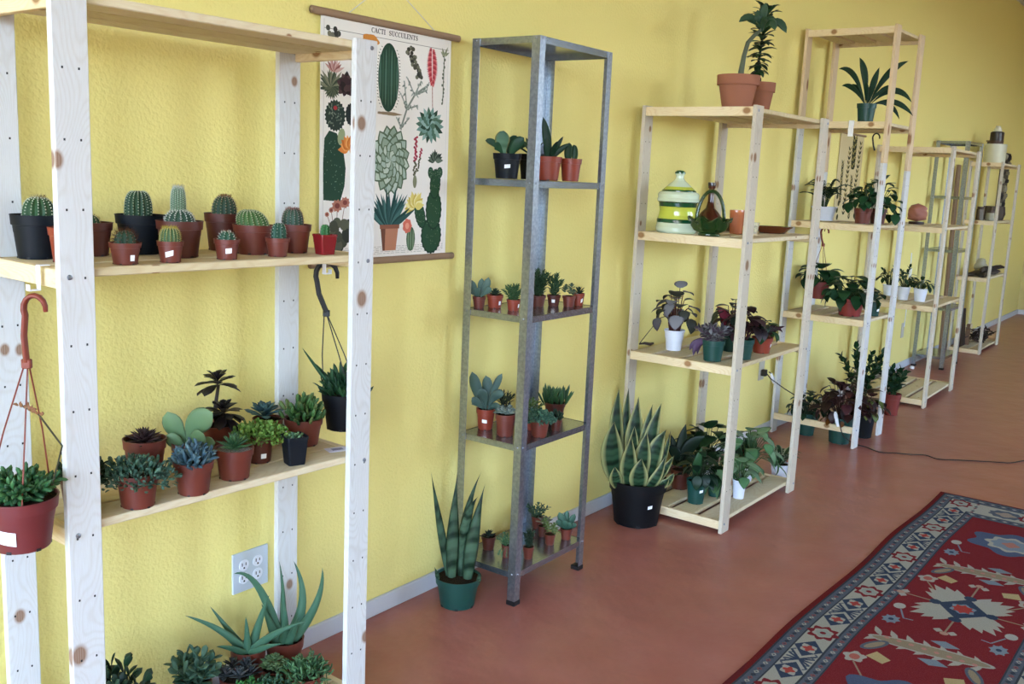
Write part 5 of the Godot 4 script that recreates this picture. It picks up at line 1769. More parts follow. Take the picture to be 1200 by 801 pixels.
# ---------------------------------------------------------------- snake plants on the floor
func build_floor_plants() -> void:
	var t := pot_plant("potted_snake_plant", "thin dark snake plant in a green pot on the floor beside the steel unit", 1.915, 0.0, 0.15)
	var y := pot(t, "nursery", 0.076, 0.101, M.green_pot, null, 0.92)
	var s := 1.0 / 347.0
	blades(t, s, y, [
		[Vector3(-11, 0, 0), Vector3(-35, 128, 4), Vector3(-24, 68, 2), 4.6, 0],
		[Vector3(-7, 0, 4), Vector3(-5, 128, 0), Vector3(-9, 60, 6), 7.4, 0],
		[Vector3(3, 0, 0), Vector3(22, 126, -6), Vector3(0, 76, -4), 5.6, 0],
		[Vector3(11, 0, 6), Vector3(27, 116, 4), Vector3(14, 58, 12), 8.0, 0],
		[Vector3(2, 30, 0), Vector3(20, 102, 10), Vector3(6, 84, 6), 6.0, 0],
		[Vector3(-22, 0, 8), Vector3(-27, 16, 10), Vector3(-24, 8, 10), 2.4, 0],
		[Vector3(24, -2, 8), Vector3(23, 12, 12), Vector3(25, 5, 11), 2.6, 0],
	], M.gloss, 8, 0.0035, K("#6c8c74"), K("#2c4a36"), K("#16301f"), 34, 8, 0.35, 0.9)
	t = pot_plant("potted_snake_plant", "large yellow-edged snake plant in a big black tub on the floor", 3.035, 0.0, 0.195)
	y = pot(t, "nursery", 0.122, 0.19, M.dark_pot, null, 0.93)
	sticker(t, 0.122, 0.19, 0.095, 0.42, 0.024, 0.014, 0.1)
	s = 1.0 / 1228.0
	var o := func(x: float, yy: float, z: float) -> Vector3:
		return Vector3(x - 262 + (505 - yy) * -0.06, 505 - yy, z)
	var rows := [
		[o.call(165, 470, -50), o.call(170, 35, -60), o.call(140, 230, -55), 36.0, 0],
		[o.call(200, 470, -60), o.call(222, 35, -90), o.call(198, 240, -80), 27.0, 0],
		[o.call(240, 470, -20), o.call(265, 88, -40), o.call(242, 250, -30), 46.0, 0],
		[o.call(255, 470, -60), o.call(275, 85, -110), o.call(260, 250, -90), 30.0, 0],
		[o.call(290, 470, -10), o.call(338, 104, -30), o.call(292, 270, -20), 30.0, 0],
		[o.call(310, 470, 0), o.call(382, 94, -20), o.call(312, 270, -10), 38.0, 0],
		[o.call(320, 480, 30), o.call(402, 222, 20), o.call(330, 310, 40), 42.0, 0],
		[o.call(140, 500, 20), o.call(135, 185, 40), o.call(110, 320, 50), 54.0, 0],
		[o.call(232, 470, 30), o.call(238, 204, 40), o.call(230, 320, 40), 32.0, 0],
		[o.call(270, 490, 40), o.call(300, 235, 40), o.call(276, 340, 50), 40.0, 0],
		[o.call(206, 520, 70), o.call(216, 245, 100), o.call(196, 380, 110), 41.0, 0],
		[o.call(255, 530, 90), o.call(266, 352, 110), o.call(246, 430, 120), 44.0, 0],
		[o.call(285, 530, 85), o.call(388, 338, 90), o.call(352, 460, 110), 26.0, 0],
		[o.call(345, 500, 50), o.call(440, 350, 40), o.call(390, 420, 60), 20.0, 0],
		[o.call(370, 470, -20), o.call(432, 240, -40), o.call(410, 360, -30), 14.0, 0],
		[o.call(150, 520, 80), o.call(132, 405, 96), o.call(134, 460, 100), 31.0, 0],
		[o.call(395, 515, 40), o.call(438, 440, 50), o.call(420, 470, 50), 17.0, 0],
		[o.call(360, 515, 70), o.call(410, 455, 84), o.call(380, 490, 84), 22.0, 0],
		[o.call(340, 470, -80), o.call(372, 215, -120), o.call(350, 320, -110), 26.0, 0],
		[o.call(200, 470, -100), o.call(190, 180, -150), o.call(190, 300, -130), 34.0, 0],
	]
	for r in rows:
		r[3] *= 1.1
	blades(t, s, y, rows, M.gloss, 7, 0.003, K("#4a7254"), K("#e2dea0"), K("#122e1b"), 36, 12, 0.14, 1.0)

# ---------------------------------------------------------------- deep pine unit: clay pots and crockery
func glaze(hex: String, rough := 0.12) -> StandardMaterial3D:
	return mat(hex, rough, 0.6)

func build_crockery() -> void:
	var t := pot_plant("potted_desert_rose", "bare curving grey trunk with a tuft of leaves in a wide clay pot", 3.369, 1.714, 0.35)
	var y := pot(t, "clay", 0.085, 0.14, M.clay)
	var mb := Mb.new()
	var s := 1.0 / 286.0
	mb.tube([Vector3(0.01, y - 0.01, 0), Vector3(0.008, y + 0.03, 0), Vector3(0.014, y + 0.09, 0), Vector3(0.026, y + 0.145, 0), Vector3(0.05, y + 0.175, 0), Vector3(0.085, y + 0.205, 0)], [0.016, 0.012, 0.0095, 0.009, 0.008, 0.0065], 9, K("#77826c"))
	part(t, "trunk", mb, M.leaf)
	blades(t, s, y + 0.2, [
		[Vector3(22, 0, 0), Vector3(-6, 6, 4), Vector3(10, 22, 2), 4.0, 0],
		[Vector3(23, 0, 0), Vector3(24, 29, 2), Vector3(20, 14, 2), 5.2, 0],
		[Vector3(24, 0, 0), Vector3(50, -4, 4), Vector3(40, 20, 2), 4.6, 0],
		[Vector3(23, -2, 2), Vector3(9, 8, 16), Vector3(16, 14, 10), 4.6, 0],
		[Vector3(24, -1, 2), Vector3(32, -4, 22), Vector3(30, 16, 14), 5.0, 0],
		[Vector3(24, 0, -2), Vector3(40, 14, -12), Vector3(30, 14, -6), 4.8, 0],
		[Vector3(23, -1, 0), Vector3(4, 14, -12), Vector3(14, 14, -6), 4.4, 0],
		[Vector3(22, -4, 2), Vector3(22, 8, 22), Vector3(20, 10, 14), 4.6, 0],
		[Vector3(23, -2, 0), Vector3(14, 20, 6), Vector3(16, 10, 4), 4.4, 0],
	], M.gloss, 2, 0.0016, K("#4c7058"), K("#5a7c62"), K("#54785e"), 8, 6, 0.2)
	t = pot_plant("potted_spurge", "tall dark ruffled leafy column in the smaller clay pot behind", 3.66, 1.714, 0.32)
	y = pot(t, "clay", 0.066, 0.14, M.clay)
	mb = Mb.new()
	mb.tube([Vector3(-0.02, y - 0.01, 0), Vector3(-0.014, y + 0.1, 0), Vector3(0.0, y + 0.3, 0)], [0.007, 0.006, 0.004], 7, K("#33402c"))
	part(t, "stem", mb, M.leaf)
	var dl := shades(0.075, 0.017, 0.0014, 0.7, 0, ["#2c5233", "#23452b", "#37603c"], 0.15)
	var dm := []
	for l in dl:
		dm.append(l.mesh())
	for i in 80:
		var q := i / 79.0
		part(t, "leaf", dm[i % 3], M.gloss, spin(i * 2.39996, lerpf(1.9, 0.6, q) + jit(0.5), Vector3(lerpf(-0.016, 0.0, q), y + 0.045 + q * 0.27, 0), lerpf(0.55, 0.95, sin(PI * (0.15 + q * 0.6))) * (1.15 if q > 0.8 else 1.0)))
	# striped jar
	var Y := 1.207
	t = thing("lidded_jar", "tall white lidded jar striped in green and yellow", "jar", Vector3(3.252, Y, 0.177), V)
	var prof := [Vector2(0, 0), Vector2(0.078, 0), Vector2(0.0855, 0.008), Vector2(0.087, 0.022), Vector2(0.084, 0.034), Vector2(0.083, 0.038), Vector2(0.084, 0.042), Vector2(0.084, 0.054), Vector2(0.081, 0.058), Vector2(0.0765, 0.073), Vector2(0.0745, 0.09), Vector2(0.0755, 0.102), Vector2(0.0775, 0.108), Vector2(0.0795, 0.124), Vector2(0.086, 0.129), Vector2(0.0875, 0.138), Vector2(0.085, 0.144), Vector2(0.086, 0.158), Vector2(0.08, 0.166), Vector2(0.072, 0.17)]
	var wc := K("#cfdcc0")
	var yc := K("#c4cc4e")
	var gc := K("#0f4a2c")
	var cols := [wc, wc, wc, wc, wc, wc, gc, gc, yc, yc, yc, yc, gc, gc, wc, wc, wc, wc, wc, wc]
	var cj := []
	for i in prof.size() - 1:
		cj.append(gc if i in [6, 7, 12, 13] else yc if i in [8, 9, 10, 11] else wc)
	mb = Mb.new()
	mb.lathe(prof, 36, cj)
	var gm := vmat(0.12, 0.6)
	part(t, "jar_body", mb, gm)
	mb = Mb.new()
	mb.lathe([Vector2(0, 0.168), Vector2(0.071, 0.168), Vector2(0.071, 0.174), Vector2(0.066, 0.178), Vector2(0.052, 0.19), Vector2(0.036, 0.205), Vector2(0.024, 0.215), Vector2(0.0165, 0.226), Vector2(0.0165, 0.236), Vector2(0.022, 0.244), Vector2(0.022, 0.25), Vector2(0.014, 0.256), Vector2(0, 0.258)], 32, [wc, gc, gc, yc, wc, wc, wc, wc, wc, gc, gc, gc])
	part(t, "lid", mb, gm)
	# green glass basket
	t = thing("glass_basket", "dark green pressed-glass basket with an arched handle", "basket", Vector3(3.275, Y, 0.36), V)
	t.position = Vector3(3.2, Y, 0.352)
	var gg := glaze("#1c4a1e", 0.08)
	gg.transparency = BaseMaterial3D.TRANSPARENCY_ALPHA
	gg.albedo_color = Color(0.07, 0.22, 0.07, 0.86)
	mb = Mb.new()
	var rows := []
	var bp := [Vector2(0.0, 0.002), Vector2(0.042, 0.0), Vector2(0.046, 0.006), Vector2(0.04, 0.012), Vector2(0.062, 0.022), Vector2(0.073, 0.04), Vector2(0.074, 0.056), Vector2(0.09, 0.064), Vector2(0.088, 0.068), Vector2(0.07, 0.06), Vector2(0.062, 0.04), Vector2(0.04, 0.022), Vector2(0.0, 0.016)]
	for i in bp.size():
		var r := PackedVector3Array()
		for j in 48:
			var a := TAU * j / 48.0
			var f := 1.0 + (0.07 * sin(a * 8.0) if i > 3 and i < 9 else 0.0) + (0.03 * sin(a * 24.0 + i) if i in [5, 6] else 0.0)
			r.append(Vector3(bp[i].x * f * sin(a), bp[i].y + (0.01 * sin(a * 8.0) if i in [7, 8] else 0.0), bp[i].x * f * cos(a) * 0.85))
		rows.append(r)
	mb.grid(rows, true)
	part(t, "bowl", mb, gg)
	mb = Mb.new()
	var hp := []
	for i in 17:
		var a := PI * i / 16.0
		hp.append(Vector3(-cos(a) * 0.056, 0.055 + sin(a) * 0.125, 0))
	mb.tube(hp, 0.0105, 8, Color.WHITE, 0.7)
	part(t, "handle", mb, gg)
	# bottle, bowl, tumbler, glass, dish
	t = thing("brown_bottle", "brown long-necked glazed bottle behind the green basket", "bottle", Vector3(3.6, Y, 0.16), V)
	mb = Mb.new()
	mb.lathe([Vector2(0, 0), Vector2(0.05, 0), Vector2(0.062, 0.02), Vector2(0.06, 0.05), Vector2(0.04, 0.08), Vector2(0.02, 0.1), Vector2(0.0135, 0.13), Vector2(0.0125, 0.185), Vector2(0.017, 0.19), Vector2(0.017, 0.212), Vector2(0.011, 0.212), Vector2(0.01, 0.19)], 24, Color.WHITE, false)
	part(t, "bottle_body", mb, glaze("#4a1f14", 0.1))
	mb = Mb.new()
	mb.lathe([Vector2(0.0172, 0.198), Vector2(0.018, 0.2), Vector2(0.018, 0.213), Vector2(0.012, 0.214)], 16)
	part(t, "lip", mb, glaze("#2b2326", 0.2))
	t = thing("blue_bowl", "pale blue-white bowl between striped jar and green basket", "bowl", Vector3(3.4, Y, 0.17), V)
	mb = Mb.new()
	mb.lathe([Vector2(0, 0), Vector2(0.03, 0), Vector2(0.036, 0.006), Vector2(0.056, 0.03), Vector2(0.062, 0.052), Vector2(0.059, 0.052), Vector2(0.05, 0.03), Vector2(0.0, 0.008)], 28, Color.WHITE, false)
	part(t, "bowl_body", mb, glaze("#aebfd0", 0.2))
	t = thing("brown_dish", "dark brown low dish behind the green basket's right side", "dish", Vector3(3.72, Y, 0.22), V)
	mb = Mb.new()
	mb.lathe([Vector2(0, 0), Vector2(0.03, 0), Vector2(0.05, 0.03), Vector2(0.058, 0.052), Vector2(0.054, 0.052), Vector2(0.045, 0.03), Vector2(0, 0.01)], 24, Color.WHITE, false)
	part(t, "dish_body", mb, glaze("#3a1a12", 0.2))
	t = thing("orange_tumbler", "translucent orange tumbler beside the front post", "tumbler", Vector3(3.51, Y, 0.33), V)
	mb = Mb.new()
	mb.lathe([Vector2(0, 0), Vector2(0.026, 0), Vector2(0.0275, 0.004), Vector2(0.031, 0.09), Vector2(0.032, 0.102), Vector2(0.0295, 0.102), Vector2(0.027, 0.01), Vector2(0, 0.008)], 28, Color.WHITE, false)
	var og := glaze("#b85a30", 0.15)
	og.transparency = BaseMaterial3D.TRANSPARENCY_ALPHA
	og.albedo_color = Color(0.76, 0.43, 0.28, 0.85)
	part(t, "tumbler_body", mb, og)
	t = thing("clear_glass", "small clear drinking glass in front of the orange tumbler", "glass", Vector3(3.475, Y, 0.415), V)
	mb = Mb.new()
	mb.lathe([Vector2(0, 0), Vector2(0.022, 0), Vector2(0.026, 0.002), Vector2(0.029, 0.03), Vector2(0.032, 0.055), Vector2(0.0305, 0.055), Vector2(0.027, 0.03), Vector2(0.02, 0.008), Vector2(0, 0.006)], 24, Color.WHITE, false)
	var cg := M.glass.duplicate() as StandardMaterial3D
	cg.albedo_color = Color(0.9, 0.88, 0.8, 0.25)
	cg.roughness = 0.05
	part(t, "glass_body", mb, cg)
	t = thing("amber_dish", "shallow amber-brown oval dish at the right end of the crockery shelf", "dish", Vector3(3.78, Y, 0.385), V)
	mb = Mb.new()
	mb.lathe([Vector2(0, 0), Vector2(0.056, 0), Vector2(0.064, 0.008), Vector2(0.08, 0.022), Vector2(0.092, 0.028), Vector2(0.09, 0.031), Vector2(0.07, 0.02), Vector2(0.0, 0.008)], 32, Color.WHITE, false)
	part(t, "dish_body", mb, glaze("#5c2c12", 0.15), Transform3D(Basis.from_scale(Vector3(1, 1, 0.6)), Vector3.ZERO))

func leafy(t: Node3D, cnt: int, y: float, rx: float, h: float, ls: Array, stem_c: Color, droop := 0.6, ctr := Vector3.ZERO, sr := 0.0018, m: Material = null) -> void:
	# arching leaf stalks, each with one separate blade at its end
	var ms := []
	for l in ls:
		ms.append(l.mesh())
	var sm := Mb.new()
	for i in cnt:
		var az := i * 2.39996 + jit(0.35)
		var f := sqrt((i + 0.5) / cnt)
		var o := Vector3(sin(az), 0, cos(az))
		var e := ctr + o * rx * f * rng.randf_range(0.8, 1.0) + Vector3(0, y + h * (1.0 - f * f * droop) * rng.randf_range(0.75, 1.0), 0)
		var b := ctr + o * 0.008 + Vector3(0, y - 0.006, 0)
		var k := b.lerp(e, 0.5) + Vector3(0, h * 0.22 * f, 0)
		sm.tube([b, b.lerp(k, 0.6), k, e], sr, 5, stem_c)
		part(t, "leaf", ms[i % ms.size()], m if m else M.gloss, spin(az + jit(0.7), lerpf(0.8, 2.3, f) + jit(0.55), e, rng.randf_range(0.8, 1.2)))
	part(t, "leaf_stalks", sm, M.leaf, Transform3D.IDENTITY, true)

func two_tone(l: float, w: float, bend: float, kind: int, a: String, e: String, tip: String, n := 6, m := 8, fold := 0.15) -> Mb:
	return leaf(l, w, 0.0012, bend, kind, K(a), K(e), K(tip), fold, n, m)

func build_foliage_shelves() -> void:
	var Y := 0.698
	var g := "foliage plants on the deep unit's third level"
	var t := pot_plant("potted_begonia", "bronze begonia with leaf sheen painted lilac, on red stalks in a white pot", 3.323, Y, 0.168, g)
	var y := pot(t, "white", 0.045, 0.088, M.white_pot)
	leafy(t, 26, y, 0.085, 0.2, [two_tone(0.062, 0.031, 0.9, 3, "#5a5a54", "#4f4a48", "#65635a"), two_tone(0.06, 0.031, 0.8, 3, "#bdb8cc", "#7a7088", "#a7a0ba"), two_tone(0.05, 0.024, 1.0, 3, "#3a3f34", "#4a3a38", "#3a3a34"), two_tone(0.055, 0.027, 0.9, 3, "#8f889a", "#695f68", "#7c7586")], K("#7a3030"), 0.7)  # lighter lilac blades: reflected sheen put into the greyish leaf colour
	var st := Mb.new()
	for i in 26:
		var a := i * 2.4
		st.tube([Vector3(sin(a) * 0.02, y - 0.005, cos(a) * 0.02), Vector3(sin(a) * 0.03, y + 0.05 + jit(0.02), cos(a) * 0.03)], [0.003, 0.0015], 5, K("#6e2c2c"))
	part(t, "red_stems", st, M.leaf, Transform3D.IDENTITY, true)
	t = thing("dry_twig", "thin brown dried twig with a curled pod lying by the white pot", "twig", Vector3(3.36, Y, 0.1), V)
	var mb := Mb.new()
	mb.tube([Vector3(-0.105, 0.01, 0), Vector3(-0.085, 0.04, 0), Vector3(-0.05, 0.09, 0), Vector3(-0.02, 0.11, 0)], [0.002, 0.0018, 0.0015, 0.001], 5, K("#4a3422"))
	part(t, "twig_stem", mb, M.leaf)
	mb = Mb.new()
	mb.tube([Vector3(-0.108, 0.006, 0), Vector3(-0.085, 0.012, 0.006), Vector3(-0.06, 0.009, 0.008), Vector3(-0.045, 0.014, 0.004)], [0.003, 0.006, 0.007, 0.004], 7, K("#4a2c22"))
	part(t, "pod", mb, M.leaf)
	t = pot_plant("potted_inch_plant", "silver-striped purple inch plant in a green pot at the shelf's front", 3.22, Y, 0.4, g)
	y = pot(t, "nursery", 0.048, 0.087, M.green_pot)
	stems(t, 15, y, 0.075, 0.075, 9, [two_tone(0.04, 0.012, 0.5, 0, "#d4d0dc", "#4f3c54", "#8a7a8c"), two_tone(0.04, 0.012, 0.5, 0, "#5a4458", "#a8b4ac", "#6a5a6c"), two_tone(0.04, 0.012, 0.6, 0, "#6c566c", "#d0ccd8", "#4a3848")], M.gloss, K("#5a3a48"), "leaf", 0.002, 1.0)
	blades(t, 0.001, y, [[Vector3(-36, 0, 4), Vector3(-82, -62, 10), Vector3(-74, 12, 8), 17.0, 0], [Vector3(-36, 0, -4), Vector3(-62, -58, -4), Vector3(-62, 8, -4), 14.0, 0], [Vector3(-40, -4, 8), Vector3(-98, -40, 6), Vector3(-84, 6, 6), 14.0, 0]], M.gloss, 0, 0.0016, K("#7c5c88"), K("#8a6e96"), K("#644874"), 8, 8, 0.2)
	t = pot_plant("potted_rex_begonia", "crimson and near-black rex begonia in a green pot behind the front post", 3.355, Y, 0.475, g)
	t.position = Vector3(3.36, Y, 0.47)
	y = pot(t, "nursery", 0.047, 0.086, M.green_pot)
	leafy(t, 28, y, 0.09, 0.15, [two_tone(0.062, 0.026, 0.7, 3, "#33242a", "#241c22", "#4a2a30"), two_tone(0.06, 0.026, 0.7, 3, "#2c3a34", "#22282a", "#33433c"), two_tone(0.058, 0.024, 0.8, 3, "#54384a", "#2c2028", "#6a4c58")], K("#5a2a30"), 0.7)
	t = pot_plant("potted_rex_begonia", "one large deep red leaf over a dark green pot, behind the two front green pots", 3.5, Y, 0.355, g)
	y = pot(t, "nursery", 0.045, 0.08, M.green_pot)
	blades(t, 0.001, y, [
		[Vector3(0, 20, 0), Vector3(-75, 122, 0), Vector3(-40, 96, 10), 26.0, 0],
		[Vector3(4, 20, 4), Vector3(-40, 84, 50), Vector3(-22, 92, 26), 24.0, 0],
	], M.gloss, 3, 0.0015, K("#9c2c40"), K("#7a2434"), K("#a63a4a"), 8, 8, 0.2)
	leafy(t, 22, y, 0.09, 0.16, [two_tone(0.06, 0.022, 0.6, 3, "#3a2228", "#2a181e", "#4c2c32"), two_tone(0.06, 0.022, 0.6, 3, "#243430", "#2c2226", "#2c3e38")], K("#5a2a30"), 0.6)
	t = pot_plant("potted_nerve_plant", "green plant with dark red shoots in a labelled red pot, right end", 3.577, Y, 0.478, g)
	t.position = Vector3(3.575, Y, 0.465)
	y = pot(t, "nursery", 0.047, 0.069, M.orange_pot)
	sticker(t, 0.047, 0.069, 0.036, 0.9, 0.012, 0.014)
	leafy(t, 24, y, 0.06, 0.085, [two_tone(0.05, 0.021, 0.8, 3, "#4a7a54", "#3a6444", "#4f7f58"), two_tone(0.048, 0.02, 0.8, 3, "#3a6a48", "#2f5a3c", "#44744e"), two_tone(0.046, 0.018, 0.8, 3, "#5f7a72", "#3a4f48", "#6a8a80")], K("#4a5a3a"), 0.7)
	blades(t, 0.001, y, [
		[Vector3(20, 20, 4), Vector3(84, 30, 10), Vector3(60, 70, 8), 10.0, 0],
		[Vector3(18, 20, 0), Vector3(62, 64, 0), Vector3(36, 62, 0), 11.0, 0],
		[Vector3(24, 16, 6), Vector3(92, 58, 8), Vector3(62, 56, 8), 9.0, 0],
	], M.gloss, 3, 0.0014, K("#4a222a"), K("#3a1a22"), K("#54282e"), 8, 8, 0.2)
	# lowest level
	Y = 0.053
	g = "foliage plants on the deep unit's lowest slats"
	t = pot_plant("potted_rubber_plant", "broad dark-leaved plant in a red-brown pot beside the black tub", 3.429, Y, 0.195, g)
	y = pot(t, "nursery", 0.046, 0.091, M.brown_pot)
	blades(t, 0.001, y, [
		[Vector3(0, 30, 0), Vector3(10, 215, -10), Vector3(-14, 110, 0), 26.0, 0],
		[Vector3(0, 40, 4), Vector3(96, 165, 10), Vector3(24, 140, 6), 32.0, 0],
		[Vector3(-4, 30, 4), Vector3(-74, 110, 20), Vector3(-34, 110, 12), 24.0, 0],
		[Vector3(0, 20, 8), Vector3(-20, 70, 70), Vector3(-10, 80, 40), 22.0, 0],
		[Vector3(4, 20, 6), Vector3(70, 70, 30), Vector3(40, 80, 20), 22.0, 0],
		[Vector3(-4, 20, -4), Vector3(-52, 160, -20), Vector3(-30, 90, -10), 20.0, 0],
	], M.gloss, 0, 0.0018, K("#263a2c"), K("#1f3026"), K("#2f4434"), 8, 8, 0.15)
	blades(t, 0.001, y, [[Vector3(6, 20, 20), Vector3(36, 54, 46), Vector3(18, 34, 34), 12.0, 0]], M.gloss, 0, 0.0018, K("#b58a30"), K("#a87c28"), K("#9a6a20"), 8, 8, 0.15)
	t = pot_plant("potted_fittonia", "dark leafy plant in a small green pot with a white price label", 3.296, Y, 0.339, g)
	y = pot(t, "nursery", 0.044, 0.103, M.green_pot)
	sticker(t, 0.044, 0.103, 0.06, 0.42, 0.02, 0.012, 0.1)
	blades(t, 0.001, y, [[Vector3(0, 20, 0), Vector3(6, 158, 20), Vector3(-20, 110, 50), 22.0, 0]], M.gloss, 3, 0.0018, K("#3f6a44"), K("#32583a"), K("#4a7a4e"), 8, 8, 0.1)
	leafy(t, 30, y, 0.075, 0.15, [two_tone(0.065, 0.024, 0.7, 3, "#26442e", "#1f3826", "#2f5036"), two_tone(0.055, 0.02, 0.7, 3, "#1f3a2a", "#1a3022", "#294634")], K("#3a4a30"), 0.8)
	t = pot_plant("potted_pothos", "dark trailing leaves in a white pot at the back of the slats", 3.686, Y, 0.198, g)
	y = pot(t, "white", 0.04, 0.074, M.white_pot)
	leafy(t, 34, y, 0.13, 0.2, [two_tone(0.1, 0.04, 0.7, 3, "#2f5236", "#27462e", "#37603f"), two_tone(0.095, 0.036, 0.7, 3, "#25452d", "#1f3a26", "#2f5236")], K("#3f5a34"), 0.8)
	t = pot_plant("potted_calathea", "pale-veined leaves hanging over the slats, left of the front post", 3.44, Y, 0.36, g)
	y = pot(t, "nursery", 0.034, 0.075, M.green_pot)
	leafy(t, 16, y, 0.075, 0.13, [two_tone(0.07, 0.026, 0.8, 3, "#8fba8c", "#3a6e48", "#4f8256"), two_tone(0.07, 0.026, 0.8, 3, "#3a6a44", "#2f5a3a", "#86aa7c")], K("#4a6a3a"), 0.8)
	blades(t, 0.001, y, [
		[Vector3(-10, 10, 20), Vector3(-54, -50, 60), Vector3(-46, 44, 50), 22.0, 0],
		[Vector3(0, 10, 24), Vector3(0, -64, 66), Vector3(-4, 34, 66), 22.0, 0],
		[Vector3(20, 8, 20), Vector3(52, -50, 52), Vector3(46, 30, 46), 18.0, 0],
	], M.gloss, 3, 0.0016, K("#a8cc9e"), K("#45784f"), K("#528458"), 10, 8, 0.15, 0.3)
	t = pot_plant("potted_arrowhead_plant", "light green arrowhead plant in the front white pot right of the post", 3.491, Y, 0.452, g)
	y = pot(t, "white", 0.032, 0.085, M.white_pot)
	var ar := [two_tone(0.086, 0.032, 0.8, 3, "#a8d0a6", "#5a9664", "#74ae7c"), two_tone(0.08, 0.03, 0.9, 3, "#7fb482", "#4a8a58", "#649c6a"), two_tone(0.076, 0.028, 0.8, 3, "#b4d4b0", "#68a070", "#8ab88c")]
	leafy(t, 15, y, 0.07, 0.11, ar, K("#5a7a48"), 0.7)
	t = pot_plant("potted_arrowhead_plant", "bushy arrowhead plant in the second white pot, behind the first", 3.76, Y, 0.37, g)
	y = pot(t, "white", 0.036, 0.066, M.white_pot)
	leafy(t, 46, y, 0.15, 0.19, ar, K("#5a7a48"), 0.75)
	t = pot_plant("potted_succulent", "brown-orange clay pot standing behind the second white pot", 3.86, Y, 0.27, g)
	y = pot(t, "clay", 0.05, 0.1, mat("#8a4a2c", 0.7))
	leafy(t, 10, y, 0.06, 0.08, [two_tone(0.05, 0.018, 0.8, 3, "#2f5a3a", "#274c32", "#37643f")], K("#3f5a34"), 0.7)
	t = pot_plant("potted_spider_plant", "white-striped narrow leaves in a bluish white pot on the floor past the slats", 4.045, 0.0, 0.425)
	y = pot(t, "white", 0.047, 0.085, M.white_pot)
	var rows := []
	for i in 18:
		var az := i * 2.4
		var l := rng.randf_range(75, 125)
		var up := rng.randf_range(35, 95)
		var o := Vector3(sin(az), 0, cos(az))
		rows.append([o * 6, o * l + Vector3(0, up * 0.8, 0), o * l * 0.45 + Vector3(0, up * 1.15, 0), 15.0, 0, -o + Vector3(0, 0.3, 0)])
	blades(t, 0.001, y, rows, M.gloss, 0, 0.0012, K("#35583f"), K("#dfe6cc"), K("#3f6446"), 8, 12, 0.25)

